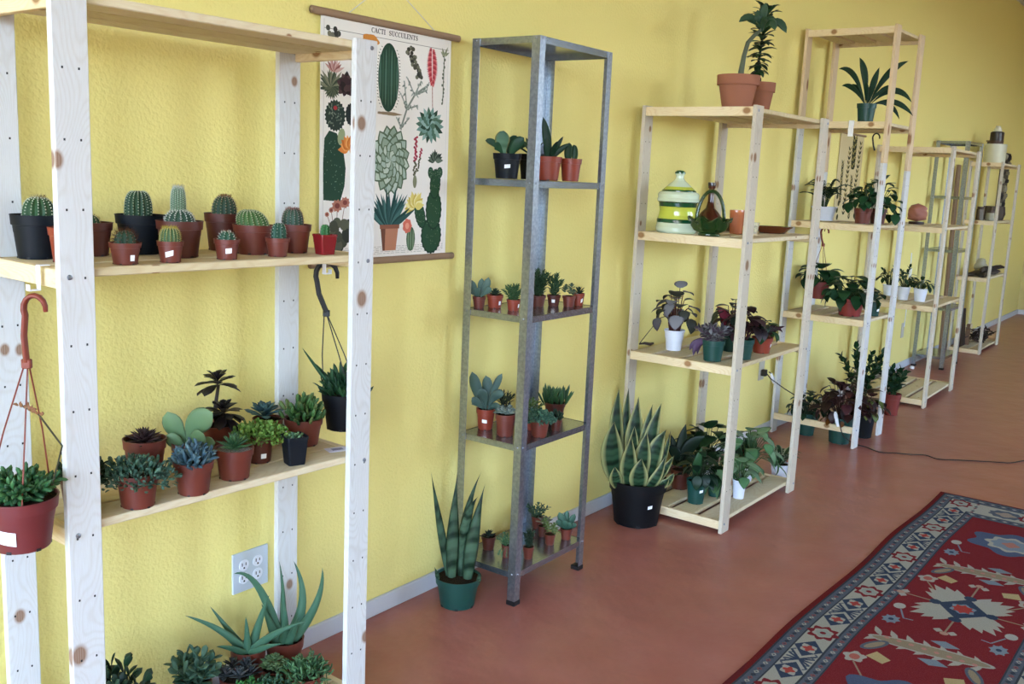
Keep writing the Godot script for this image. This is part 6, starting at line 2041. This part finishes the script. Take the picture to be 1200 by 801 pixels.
# ---------------------------------------------------------------- tallest pine unit and the floor around it
func build_tall_unit_plants() -> void:
	var t := pot_plant("potted_fern", "wavy strap-leaved fern in a green pot on the tallest unit's second shelf", 5.02, 1.774, 0.36)
	var y := pot(t, "nursery", 0.052, 0.1, M.green_pot)
	var s := 1.0 / 1090.0
	var b := Vector3(0, 0, 0)
	blades(t, s, y, [
		[Vector3(-10, 0, 0), Vector3(-72, 272, 4), Vector3(-14, 200, 0), 21.0, 0],
		[Vector3(-14, 0, 4), Vector3(-192, 200, 20), Vector3(-86, 235, 10), 17.0, 0],
		[Vector3(-14, 0, 8), Vector3(-168, 105, 30), Vector3(-90, 130, 20), 15.0, 0],
		[Vector3(8, 0, 0), Vector3(58, 225, -20), Vector3(22, 110, -10), 20.0, 0],
		[Vector3(10, 0, 0), Vector3(228, 268, -30), Vector3(90, 220, -10), 20.0, 0],
		[Vector3(12, 0, 6), Vector3(255, 28, 20), Vector3(150, 170, 10), 18.0, 0],
		[Vector3(14, 0, 8), Vector3(268, -50, 30), Vector3(160, 80, 20), 16.0, 0],
		[Vector3(10, 0, 14), Vector3(178, -74, 60), Vector3(120, 60, 50), 14.0, 0],
		[Vector3(-4, 0, 12), Vector3(-40, 130, 70), Vector3(-20, 90, 40), 13.0, 0],
		[Vector3(4, 0, -10), Vector3(60, 140, -90), Vector3(26, 110, -50), 15.0, 0],
		[Vector3(-6, 0, -10), Vector3(-70, 130, -90), Vector3(-30, 110, -50), 15.0, 0],
		[Vector3(6, 0, 10), Vector3(140, 120, 40), Vector3(60, 110, 30), 13.0, 0],
	], M.gloss, 9, 0.0015, K("#2c4e3c"), K("#25442f"), K("#34583f"), 14, 8, 0.2)
	var g := "plants on the tallest unit"
	var Y := 1.231
	t = pot_plant("potted_palm", "small dark palm in a white pot, left on the tallest unit's third shelf", 5.2, Y, 0.12, g)
	y = pot(t, "white", 0.072, 0.08, M.white_pot)
	var pal := Mb.new()
	for i in 26:
		var az := i * 2.4
		var o := Vector3(sin(az), 0, cos(az))
		var r := rng.randf_range(0.05, 0.14)
		var h := rng.randf_range(0.1, 0.19)
		var p0 := Vector3(0, y, 0) + o * 0.01
		var p1 := o * r * 0.4 + Vector3(0, y + h * 1.05, 0)
		var p2 := o * r * 1.15 + Vector3(0, y + h * 0.8, 0)
		var path := []
		for k in 8:
			var q := k / 7.0
			path.append(p0.lerp(p1, q).lerp(p1.lerp(p2, q), q))
		pal.tube(path, 0.0016, 4, K("#3a5a34"))
		for k in 26:
			var q := 0.25 + 0.75 * k / 25.0
			var p := p0.lerp(p1, q).lerp(p1.lerp(p2, q), q)
			var ax := (p1 - p0).lerp(p2 - p1, q).normalized()
			var sd := ax.cross(Vector3.UP).normalized() * (1.0 if k % 2 else -1.0)
			var e := p + (sd + ax * 0.8).normalized() * 0.034 * sin(PI * (0.15 + 0.75 * q))
			blade(pal, p, p.lerp(e, 0.5) + Vector3(0, 0.004, 0), e, Vector3(0, 1, 0.01), 0.0032, 0.0008, 0, K("#2b4a33"), K("#2f5038"), K("#35583c"), 4, 5)
	part(t, "fronds", pal, M.leaf, Transform3D.IDENTITY, true)
	var hl := [two_tone(0.058, 0.024, 0.8, 3, "#2f5e3c", "#284f33", "#376844"), two_tone(0.056, 0.022, 0.9, 3, "#27512f", "#204428", "#2f5c38")]
	t = pot_plant("potted_ivy", "leafy ivy in the left red pot on the tallest unit's third shelf", 5.088, Y, 0.378, g)
	y = pot(t, "nursery", 0.05, 0.084, M.terra)
	leafy(t, 44, y, 0.1, 0.15, hl, K("#4a5a34"), 0.8)
	t = pot_plant("potted_ivy", "leafy ivy spilling right over the red pot behind the front post", 5.21, Y, 0.425, g)
	y = pot(t, "nursery", 0.048, 0.083, M.brown_pot)
	leafy(t, 44, y, 0.12, 0.19, hl, K("#4a5a34"), 1.15)
	Y = 0.717
	t = pot_plant("potted_pothos", "heart-leaved trailing plant in a wide red pot on the fourth shelf", 5.052, Y, 0.372, g)
	y = pot(t, "nursery", 0.077, 0.098, mat("#86302a", 0.42))
	var pl := [two_tone(0.092, 0.038, 0.9, 3, "#2f5a3c", "#284d34", "#376844"), two_tone(0.088, 0.036, 1.0, 3, "#264c32", "#20402a", "#2f593a")]
	leafy(t, 34, y, 0.15, 0.14, pl, K("#4a6034"), 0.9)
	blades(t, 0.001, y, [[Vector3(-50, 0, 30), Vector3(-70, -62, 60), Vector3(-88, 20, 50), 30.0, 0], [Vector3(-60, 0, 10), Vector3(-150, 20, 10), Vector3(-110, 50, 10), 30.0, 0]], M.gloss, 3, 0.0016, K("#33603f"), K("#2a5234"), K("#3b6a46"), 8, 8, 0.15)
	t = pot_plant("potted_echeveria", "grey-green succulent in a small labelled green pot at the shelf's right", 5.165, Y, 0.47, g)
	y = pot(t, "nursery", 0.036, 0.076, M.green_pot)
	rosette(t, 24, y + 0.012, shades(0.058, 0.014, 0.003, 0.4, 2, ["#5a8070", "#4a7060", "#6a8f7e"], 0.1), M.succ, 0.1, 1.25, 0.5, 1.0, Vector3.ZERO, "rosette", true, 0.03)
	sticker(t, 0.036, 0.076, 0.036, 0.5, 0.02, 0.014)
	t = thing("hanging_pot", "red pot hung by wires from a red hook at the tallest unit's back", "hanging plant", Vector3(5.2, 0.778, 0.135), V)
	y = pot(t, "nursery", 0.062, 0.1, mat("#7a2c28", 0.45))
	hanger(t, 0.385, 0.315, 0.096, 0.058, M.red_hook, 1.4)
	leafy(t, 26, y, 0.12, 0.11, pl, K("#4a6034"), 0.8)
	var rs := Mb.new()
	rs.tube([Vector3(0, 0.39, 0), Vector3(0.004, 0.415, 0)], 0.003, 5)
	part(t, "hook_end", rs, M.red_hook)
	t = thing("hanger_hook", "black plastic hanger hook below the tallest unit's second shelf", "hook", Vector3(5.345, 1.7, 0.33), V)
	var mb := Mb.new()
	var hp := []
	for i in 9:
		var a := lerpf(-0.2, PI * 1.1, i / 8.0)
		hp.append(Vector3(cos(a) * 0.02, 0.012 + sin(a) * 0.024, 0))
	hp.append(Vector3(-0.012, -0.03, 0))
	hp.append(Vector3(-0.002, -0.06, 0))
	mb.tube(hp, 0.007, 7, Color.WHITE, 0.6)
	part(t, "hook", mb, M.black)
	t = thing("rail_tag", "white tag clipped over the tallest unit's second rail", "tag", Vector3(4.889, 1.744, 0.33))
	mb = Mb.new()
	mb.box(Vector3(-0.002, -0.05, -0.014), Vector3(0.0, 0.034, 0.014), 0.0006)
	mb.box(Vector3(-0.002, 0.032, -0.014), Vector3(0.012, 0.034, 0.014), 0.0006)
	part(t, "tag", mb, M.paper)
	# wheat banner on the wall behind
	t = thing("paper_banner", "narrow beige paper banner printed with dark wheat ears on the yellow wall", "banner", Vector3(5.94, 1.47, 0.0))
	ink = Image.create_empty(260, 400, false, Image.FORMAT_RGB8)
	ink_scale = 1.0
	ink.fill(Color.html("#cdbb8c"))
	var dk := Color.html("#33341f")
	for e in [[Vector2(105, 350), Vector2(112, 70), 1.0], [Vector2(200, 330), Vector2(228, 40), 1.0], [Vector2(55, 300), Vector2(48, 130), 0.8], [Vector2(170, 370), Vector2(160, 190), 0.8], [Vector2(160, 150), Vector2(158, 20), 1.5]]:
		stroke(e[0], e[1], 3, Color.html("#6b5f38"))
		for i in 15:
			var p: Vector2 = e[0].lerp(e[1], i / 14.0)
			for sgn in [-1.0, 1.0]:
				lens(p, p + Vector2(sgn * 17 * e[2], -18), 5 * e[2], dk if (i + int(sgn)) % 3 else Color.html("#8f7f48"))
	for i in 5:
		ell(Vector2(40 + jit(16), 240 + i * 30), 10, 13, Color.html("#4a4a2c"), 0.4)
	var bm := mat("#ffffff", 0.8, 0.2)
	bm.albedo_texture = ImageTexture.create_from_image(ink)
	mb = Mb.new()
	mb.box(Vector3(-0.232, -0.29, 0.003), Vector3(0.232, 0.29, 0.0045), 0.0003)
	part(t, "backing_sheet", mb, mat("#cdbb8c", 0.8))
	mb = Mb.new()
	mb.poly([Vector3(-0.232, -0.29, 0.005), Vector3(0.232, -0.29, 0.005), Vector3(0.232, 0.29, 0.005), Vector3(-0.232, 0.29, 0.005)], Vector3.BACK, Color.WHITE, [Vector2(0, 1), Vector2(1, 1), Vector2(1, 0), Vector2(0, 0)])
	part(t, "printed_sheet", mb, bm)
	for yy in [0.292, -0.292]:
		mb = Mb.new()
		mb.tube([Vector3(-0.245, yy, 0.008), Vector3(0.245, yy, 0.008)], 0.007, 8)
		part(t, "rod", mb, M.rod)
	# on the floor
	g = "plants on the floor inside and beside the tallest unit"
	t = pot_plant("potted_fittonia", "low dark leafy plant in a green pot on the floor by the back post", 5.024, 0.0, 0.2, g)
	y = pot(t, "nursery", 0.057, 0.13, M.green_pot)
	leafy(t, 40, y, 0.12, 0.15, [two_tone(0.058, 0.022, 0.8, 3, "#25402c", "#1e3525", "#2c4a33"), two_tone(0.055, 0.02, 0.8, 3, "#2c4a33", "#22392a", "#35553b")], K("#3a4a30"), 0.8)
	t = pot_plant("potted_rex_begonia", "large maroon-brown begonia in a green pot on the floor behind the front rail", 4.99, 0.0, 0.405, g)
	y = pot(t, "nursery", 0.073, 0.15, M.green_pot)
	leafy(t, 46, y, 0.155, 0.25, [two_tone(0.078, 0.03, 0.8, 3, "#3d2022", "#2c1618", "#4a282a"), two_tone(0.075, 0.03, 0.8, 3, "#33201f", "#281818", "#40292a"), two_tone(0.07, 0.028, 0.8, 3, "#5a3038", "#3a2024", "#6a3c44")], K("#5a2c28"), 0.8)
	leafy(t, 9, y, 0.07, 0.04, [two_tone(0.045, 0.018, 0.8, 3, "#8a5022", "#6a3c1a", "#a0622c")], K("#5a2c28"), 0.8, Vector3(-0.05, 0, 0.04))
	t = pot_plant("potted_rex_begonia", "reddish plant with lime flecks in a dark pot behind the front post", 5.225, 0.0, 0.46, g)
	y = pot(t, "nursery", 0.07, 0.165, M.dark_pot)
	leafy(t, 30, y, 0.13, 0.14, [two_tone(0.07, 0.026, 0.9, 3, "#4a2426", "#341a1c", "#562e30"), two_tone(0.07, 0.026, 0.9, 3, "#3a2422", "#2c1c1a", "#4a302c"), two_tone(0.065, 0.024, 0.9, 3, "#7f8f4a", "#4a5a34", "#8fa058")], K("#5a2c28"), 0.9)
	var zl := [two_tone(0.06, 0.02, 0.5, 3, "#2c5634", "#25492c", "#356240"), two_tone(0.058, 0.019, 0.5, 3, "#25492c", "#1f3e25", "#2f5838")]
	t = pot_plant("potted_zz_plant", "tall dark green plant with upright leafy stems behind the tallest unit", 5.66, 0.0, 0.3, g)
	y = pot(t, "nursery", 0.07, 0.13, M.brown_pot)
	stems(t, 6, y, 0.44, 0.16, 18, zl, M.gloss, K("#3a5a34"), "leaf", 0.005, 1.0)
	t = pot_plant("potted_zz_plant", "shorter green leafy plant in a red pot between two pine units", 5.936, 0.0, 0.423, g)
	y = pot(t, "nursery", 0.055, 0.14, mat("#7a2f26", 0.42))
	stems(t, 7, y, 0.22, 0.13, 12, zl, M.gloss, K("#3a5a34"), "leaf", 0.004, 1.0)

# ---------------------------------------------------------------- far units
func build_far_end() -> void:
	var g := "white pots on the third level of the deep unit beyond"
	var wl := [two_tone(0.05, 0.014, 0.6, 0, "#35583a", "#2c4c32", "#3f6444"), two_tone(0.05, 0.014, 0.7, 0, "#2c4c32", "#25422b", "#365a3c")]
	var k := 0
	for q in [[6.75, 0.105, 0.043, 0.075, "sparse upright shoots in the leftmost white ribbed pot, half hidden by a post"], [6.548, 0.26, 0.046, 0.09, "green shoots in the middle white ribbed pot"], [6.557, 0.37, 0.047, 0.088, "bushy green tuft in the rightmost white ribbed pot"]]:
		var t := pot_plant("potted_seedling", q[4], q[0], 0.68, q[1], g)
		var y := pot(t, "white", q[2], q[3], M.white_pot)
		leafy(t, 22, y, 0.085, 0.11 if k < 2 else 0.07, wl, K("#4a5a34"), 0.5)
		if k < 2:
			stems(t, 2, y, 0.2, 0.07, 6, wl, M.gloss, K("#4a4a2c"), "leaf", 0.002, 0.9, Vector3.ZERO, 0.5, 0.7, 0.6)
		k += 1
	var t := thing("salt_lamp", "pinkish rough salt-crystal lamp on a dark wooden base", "lamp", Vector3(6.72, 1.195, 0.25), V)
	var mb := Mb.new()
	mb.lathe([Vector2(0, 0), Vector2(0.05, 0), Vector2(0.052, 0.006), Vector2(0.05, 0.018), Vector2(0, 0.018)], 20)
	part(t, "base", mb, mat("#2f1a12", 0.5))
	mb = Mb.new()
	var rows := []
	var nz := noise(9.0, 2, 55)
	for i in 9:
		var r := PackedVector3Array()
		for j in 14:
			var f := i / 8.0
			var a := TAU * j / 14.0
			var rr: float = [0.0, 0.056, 0.062, 0.062, 0.06, 0.057, 0.052, 0.042, 0.0][i]
			rr *= 1.0 + 0.5 * nz.get_noise_3d(cos(a), f * 1.5, sin(a))
			r.append(Vector3(rr * sin(a), 0.018 + f * 0.125, rr * cos(a)))
		rows.append(r)
	mb.grid(rows, true)
	part(t, "crystal", mb, mat("#a06656", 0.6))
	# white planter and what stands by it
	var Y := 1.696
	t = thing("white_planter", "cream-white cylindrical planter on top of the farthest pine unit", "planter", Vector3(9.3, Y, 0.2), V)
	mb = Mb.new()
	mb.lathe([Vector2(0, 0), Vector2(0.086, 0), Vector2(0.09, 0.006), Vector2(0.092, 0.17), Vector2(0.086, 0.17), Vector2(0.084, 0.03), Vector2(0, 0.028)], 28)
	part(t, "planter_body", mb, mat("#c9c6a8", 0.4))
	mb = Mb.new()
	mb.lathe([Vector2(0.085, 0.155), Vector2(0, 0.158)], 24)
	part(t, "soil", mb, M.soil)
	t = thing("dark_bottle", "dark brown bottle with a white cap standing in the white planter", "bottle", Vector3(9.3, Y + 0.15, 0.2), V)
	mb = Mb.new()
	mb.lathe([Vector2(0, 0), Vector2(0.056, 0), Vector2(0.058, 0.004), Vector2(0.058, 0.12), Vector2(0.05, 0.128), Vector2(0.032, 0.132)], 20)
	part(t, "bottle_body", mb, mat("#241812", 0.35))
	mb = Mb.new()
	mb.lathe([Vector2(0.034, 0.128), Vector2(0.034, 0.15), Vector2(0.022, 0.168), Vector2(0.02, 0.18), Vector2(0, 0.182)], 16)
	part(t, "cap", mb, mat("#d2d0b8", 0.5))
	mb = Mb.new()
	mb.lathe([Vector2(0.0586, 0.01), Vector2(0.0586, 0.05)], 20)
	part(t, "label_band", mb, mat("#4a3226", 0.6))
	t = thing("carved_box", "dark patterned box behind the white planter", "box", Vector3(9.56, Y, 0.135), 0.0)
	mb = Mb.new()
	mb.box(Vector3(-0.07, 0, -0.05), Vector3(0.07, 0.2, 0.05), 0.003)
	part(t, "box_body", mb, mat("#3d3428", 0.6))
	for i in 3:
		mb = Mb.new()
		mb.tube([Vector3(-0.072, 0.04 + i * 0.06, 0.0), Vector3(-0.074, 0.04 + i * 0.06, 0.0)], 0.024, 10)
		part(t, "medallion", mb, mat("#8a8a70", 0.6))
	mb = Mb.new()
	mb.box(Vector3(-0.078, 0.2, -0.058), Vector3(0.078, 0.212, 0.058), 0.003)
	part(t, "lid", mb, mat("#7c6440", 0.6))
	t = thing("wall_hanging", "narrow dark patterned strip hanging on the wall behind the farthest unit", "wall hanging", Vector3(10.87, 1.53, 0.0))
	mb = Mb.new()
	mb.box(Vector3(-0.22, -0.29, 0.002), Vector3(0.22, 0.32, 0.012), 0.002)
	part(t, "cloth", mb, mat("#4a4232", 0.9))
	for i in 7:
		for j in 2:
			mb = Mb.new()
			mb.tube([Vector3(-0.1 + j * 0.2 + jit(0.03), -0.22 + i * 0.08, 0.011), Vector3(-0.1 + j * 0.2 + jit(0.05), -0.19 + i * 0.08, 0.015)], 0.03, 6)
			part(t, "applique", mb, mat(["#9a947c", "#2a2620", "#7c745c"][(i + j) % 3], 0.9))
	Y = 1.189
	t = thing("wooden_pot", "squat bark-brown wooden pot on the farthest unit's second shelf", "pot", Vector3(9.58, Y, 0.2), V)
	mb = Mb.new()
	mb.lathe([Vector2(0, 0), Vector2(0.075, 0), Vector2(0.09, 0.03), Vector2(0.092, 0.08), Vector2(0.082, 0.125), Vector2(0.07, 0.125), Vector2(0.07, 0.06), Vector2(0, 0.05)], 18, Color.WHITE, false)
	part(t, "pot_body", mb, M.bark)
	for i in 9:
		mb = Mb.new()
		var a := i * TAU / 9.0
		mb.tube([Vector3(sin(a) * 0.078, 0.004, cos(a) * 0.078), Vector3(sin(a) * 0.094, 0.055, cos(a) * 0.094), Vector3(sin(a) * 0.084, 0.124, cos(a) * 0.084)], 0.008, 5)
		part(t, "bark_strip", mb, mat(["#5c4a38", "#3c3026"][i % 2], 0.9))
	for q in [[8.72 + 0.36, 0.25, 0.045, 0.085, "small pale glass jar with a brown lid, left of the wooden pot"], [9.05, 0.17, 0.035, 0.12, "slim dark jar at the left end of the farthest unit's second shelf"]]:
		t = thing("small_jar", q[4], "jar", Vector3(q[0] + 0.1, Y, q[1]), V)
		mb = Mb.new()
		mb.lathe([Vector2(0, 0), Vector2(q[2], 0), Vector2(q[2], q[3] * 0.8), Vector2(q[2] * 0.8, q[3] * 0.85)], 16)
		part(t, "jar_body", mb, mat("#8f8a70" if q[2] > 0.04 else "#5a4c3c", 0.25))
		mb = Mb.new()
		mb.lathe([Vector2(q[2] * 0.86, q[3] * 0.84), Vector2(q[2] * 0.86, q[3]), Vector2(0, q[3])], 16)
		part(t, "lid", mb, mat("#4a3424", 0.5))
	# driftwood pieces, each a thing
	Y = 0.687
	for i in 5:
		var d := thing("driftwood", ["long dark driftwood plank along the farthest unit's front edge", "flat grey-brown driftwood slab at the back of the pile", "crooked driftwood branch lying over the slabs", "short driftwood stub at the left of the pile", "thin driftwood stick jutting past the right post"][i], "driftwood", Vector3(9.42 + [0.0, 0.0, 0.0, -0.26, 0.22][i], Y + [0.0, 0.0, 0.036, 0.0, 0.036][i], [0.258, 0.16, 0.2, 0.225, 0.24][i]), [0.02, -0.03, 0.12, 0.5, -0.15][i], "driftwood on the farthest unit")
		var l: float = [0.44, 0.42, 0.36, 0.14, 0.28][i]
		var pth := []
		var rad := []
		for q in 7:
			pth.append(Vector3(lerpf(-l, l, q / 6.0), 0.018 + (jit(0.006) if q > 0 else 0.0), jit(0.012)))
			rad.append((0.021 if q > 0 and q < 6 else 0.008) * rng.randf_range(0.85, 1.0))
		mb = Mb.new()
		mb.tube(pth, rad, 7, Color.WHITE, 1.9 if i < 2 else 1.0)
		part(d, "branch", mb, mat(["#3d352c", "#564b40", "#47392c", "#4c4238", "#3a3026"][i], 0.9))
		mb = Mb.new()
		mb.tube([pth[3], pth[3] + Vector3(0.03, 0.014, 0.02), pth[3] + Vector3(0.06, 0.016, 0.03)], [0.008, 0.006, 0.003], 5)
		part(d, "twig", mb, mat("#3a3026", 0.9))
	t = thing("white_stone", "rounded pale stone figure sitting on the driftwood", "figurine", Vector3(9.55, Y + 0.038, 0.15), V)
	mb = Mb.new()
	mb.lathe([Vector2(0, 0), Vector2(0.055, 0), Vector2(0.062, 0.02), Vector2(0.055, 0.045), Vector2(0.04, 0.06), Vector2(0.042, 0.075), Vector2(0.03, 0.098), Vector2(0, 0.106)], 18, Color.WHITE, false)
	part(t, "stone_body", mb, mat("#a8a28c", 0.8))
	Y = 0.04
	t = thing("dark_board", "tall dark brown board leaning at the farthest unit's left end", "board", Vector3(9.1, Y, 0.13), 0.0)
	mb = Mb.new()
	mb.box(Vector3(-0.07, 0, -0.012), Vector3(0.12, 0.34, 0.012), 0.003)
	part(t, "board", mb, mat("#33261b", 0.8), Transform3D(Basis(Vector3.RIGHT, -0.08), Vector3(0, 0.002, 0.02)))
	t = thing("twig_bundle", "heap of dark twigs on the farthest unit's lowest shelf", "twigs", Vector3(9.56, Y, 0.2), 0.0)
	for i in 60:
		mb = Mb.new()
		var a := Vector3(jit(0.3), 0.008 + rng.randf() * 0.09, jit(0.08))
		mb.tube([a, a + Vector3(jit(0.1), 0.01 + jit(0.008), jit(0.04)), a + Vector3(jit(0.16), 0.02 + rng.randf() * 0.03, jit(0.06))], [0.009, 0.007, 0.003], 5)
		part(t, "twig", mb, mat(["#2c2019", "#3c2c22", "#4a382c"][i % 3], 0.9))
	t = thing("wooden_crate", "pale low wooden box behind the twig heap", "crate", Vector3(9.66, Y, 0.1), 0.0)
	mb = Mb.new()
	mb.box(Vector3(-0.12, 0, -0.03), Vector3(0.12, 0.14, 0.0), 0.003)
	part(t, "back_board", mb, M.rail)
	mb = Mb.new()
	mb.box(Vector3(-0.12, 0, 0.001), Vector3(-0.108, 0.1, 0.05), 0.003)
	part(t, "side_board", mb, M.rail)
	t = thing("wooden_block", "brown wooden offcut standing beside the dark board", "block", Vector3(9.29, Y, 0.16), 0.2)
	mb = Mb.new()
	mb.box(Vector3(-0.04, 0, -0.02), Vector3(0.04, 0.15, 0.02), 0.004)
	mb.box(Vector3(-0.03, 0.15, -0.015), Vector3(0.02, 0.19, 0.015), 0.004)
	part(t, "block", mb, mat("#6a4c34", 0.8))
	# leaning plank between the steel and the farthest unit
	t = thing("leaning_plank", "tall brown plank standing against the wall beside the far steel unit", "plank", Vector3(8.72, 0.0, 0.06), 0.0)
	mb = Mb.new()
	mb.box(Vector3(-0.05, 0, -0.01), Vector3(0.05, 1.66, 0.01), 0.003, 1, Vector2(10, 0.6))
	part(t, "plank", mb, mat("#7d6248", 0.8), Transform3D(Basis(Vector3.RIGHT, -0.02), Vector3(0, 0.001, 0.01)))
	t = thing("crumpled_tissue", "crumpled white scrap on the floor near the far steel unit's back", "scrap", Vector3(7.75, 0.0, 0.08), 0.3)
	mb = Mb.new()
	rows = []
	for i in 5:
		var r := PackedVector3Array()
		for j in 9:
			var a := TAU * j / 9.0
			var rr: float = [0.0, 0.016, 0.02, 0.014, 0.0][i] * rng.randf_range(0.7, 1.2)
			r.append(Vector3(rr * sin(a), [0.0, 0.002, 0.012, 0.024, 0.028][i], rr * cos(a)))
		rows.append(r)
	mb.grid(rows, true)
	part(t, "scrap", mb, M.paper)
	t = thing("patterned_panel", "pale panel with red and blue blots standing at the far end wall", "panel", Vector3(12.7, 0.0, 0.25), 0.0)
	mb = Mb.new()
	mb.box(Vector3(-0.02, 0.06, -0.15), Vector3(0.02, 0.62, 0.3), 0.004)
	part(t, "panel", mb, mat("#a8a294", 0.8))
	for i in 7:
		mb = Mb.new()
		mb.tube([Vector3(-0.021, 0.14 + i * 0.065, -0.08 + jit(0.04)), Vector3(-0.024, 0.14 + i * 0.065, -0.08 + jit(0.04))], 0.035, 9)
		part(t, "blot", mb, mat(["#7c4440", "#4a4c6a", "#8a7a64"][i % 3], 0.8))
	# foliage hanging from the ceiling near the top right corner
	t = thing("hanging_wreath", "grey-green bunch of leaves hanging high at the top right corner", "hanging plant", Vector3(7.4, 2.86, 0.62), V)
	mb = Mb.new()
	mb.tube([Vector3(0, 0.44, 0), Vector3(0, 0.05, 0)], 0.002, 5, K("#5a4a34"))
	part(t, "cord", mb, M.leaf)
	dome(t, 220, -0.02, 0.14, 0.1, shades(0.06, 0.012, 0.001, 0.6, 0, ["#5a6a58", "#46564a", "#7a8a78", "#34443a"]), M.leaf, 0.0, 0.7, 1.2)
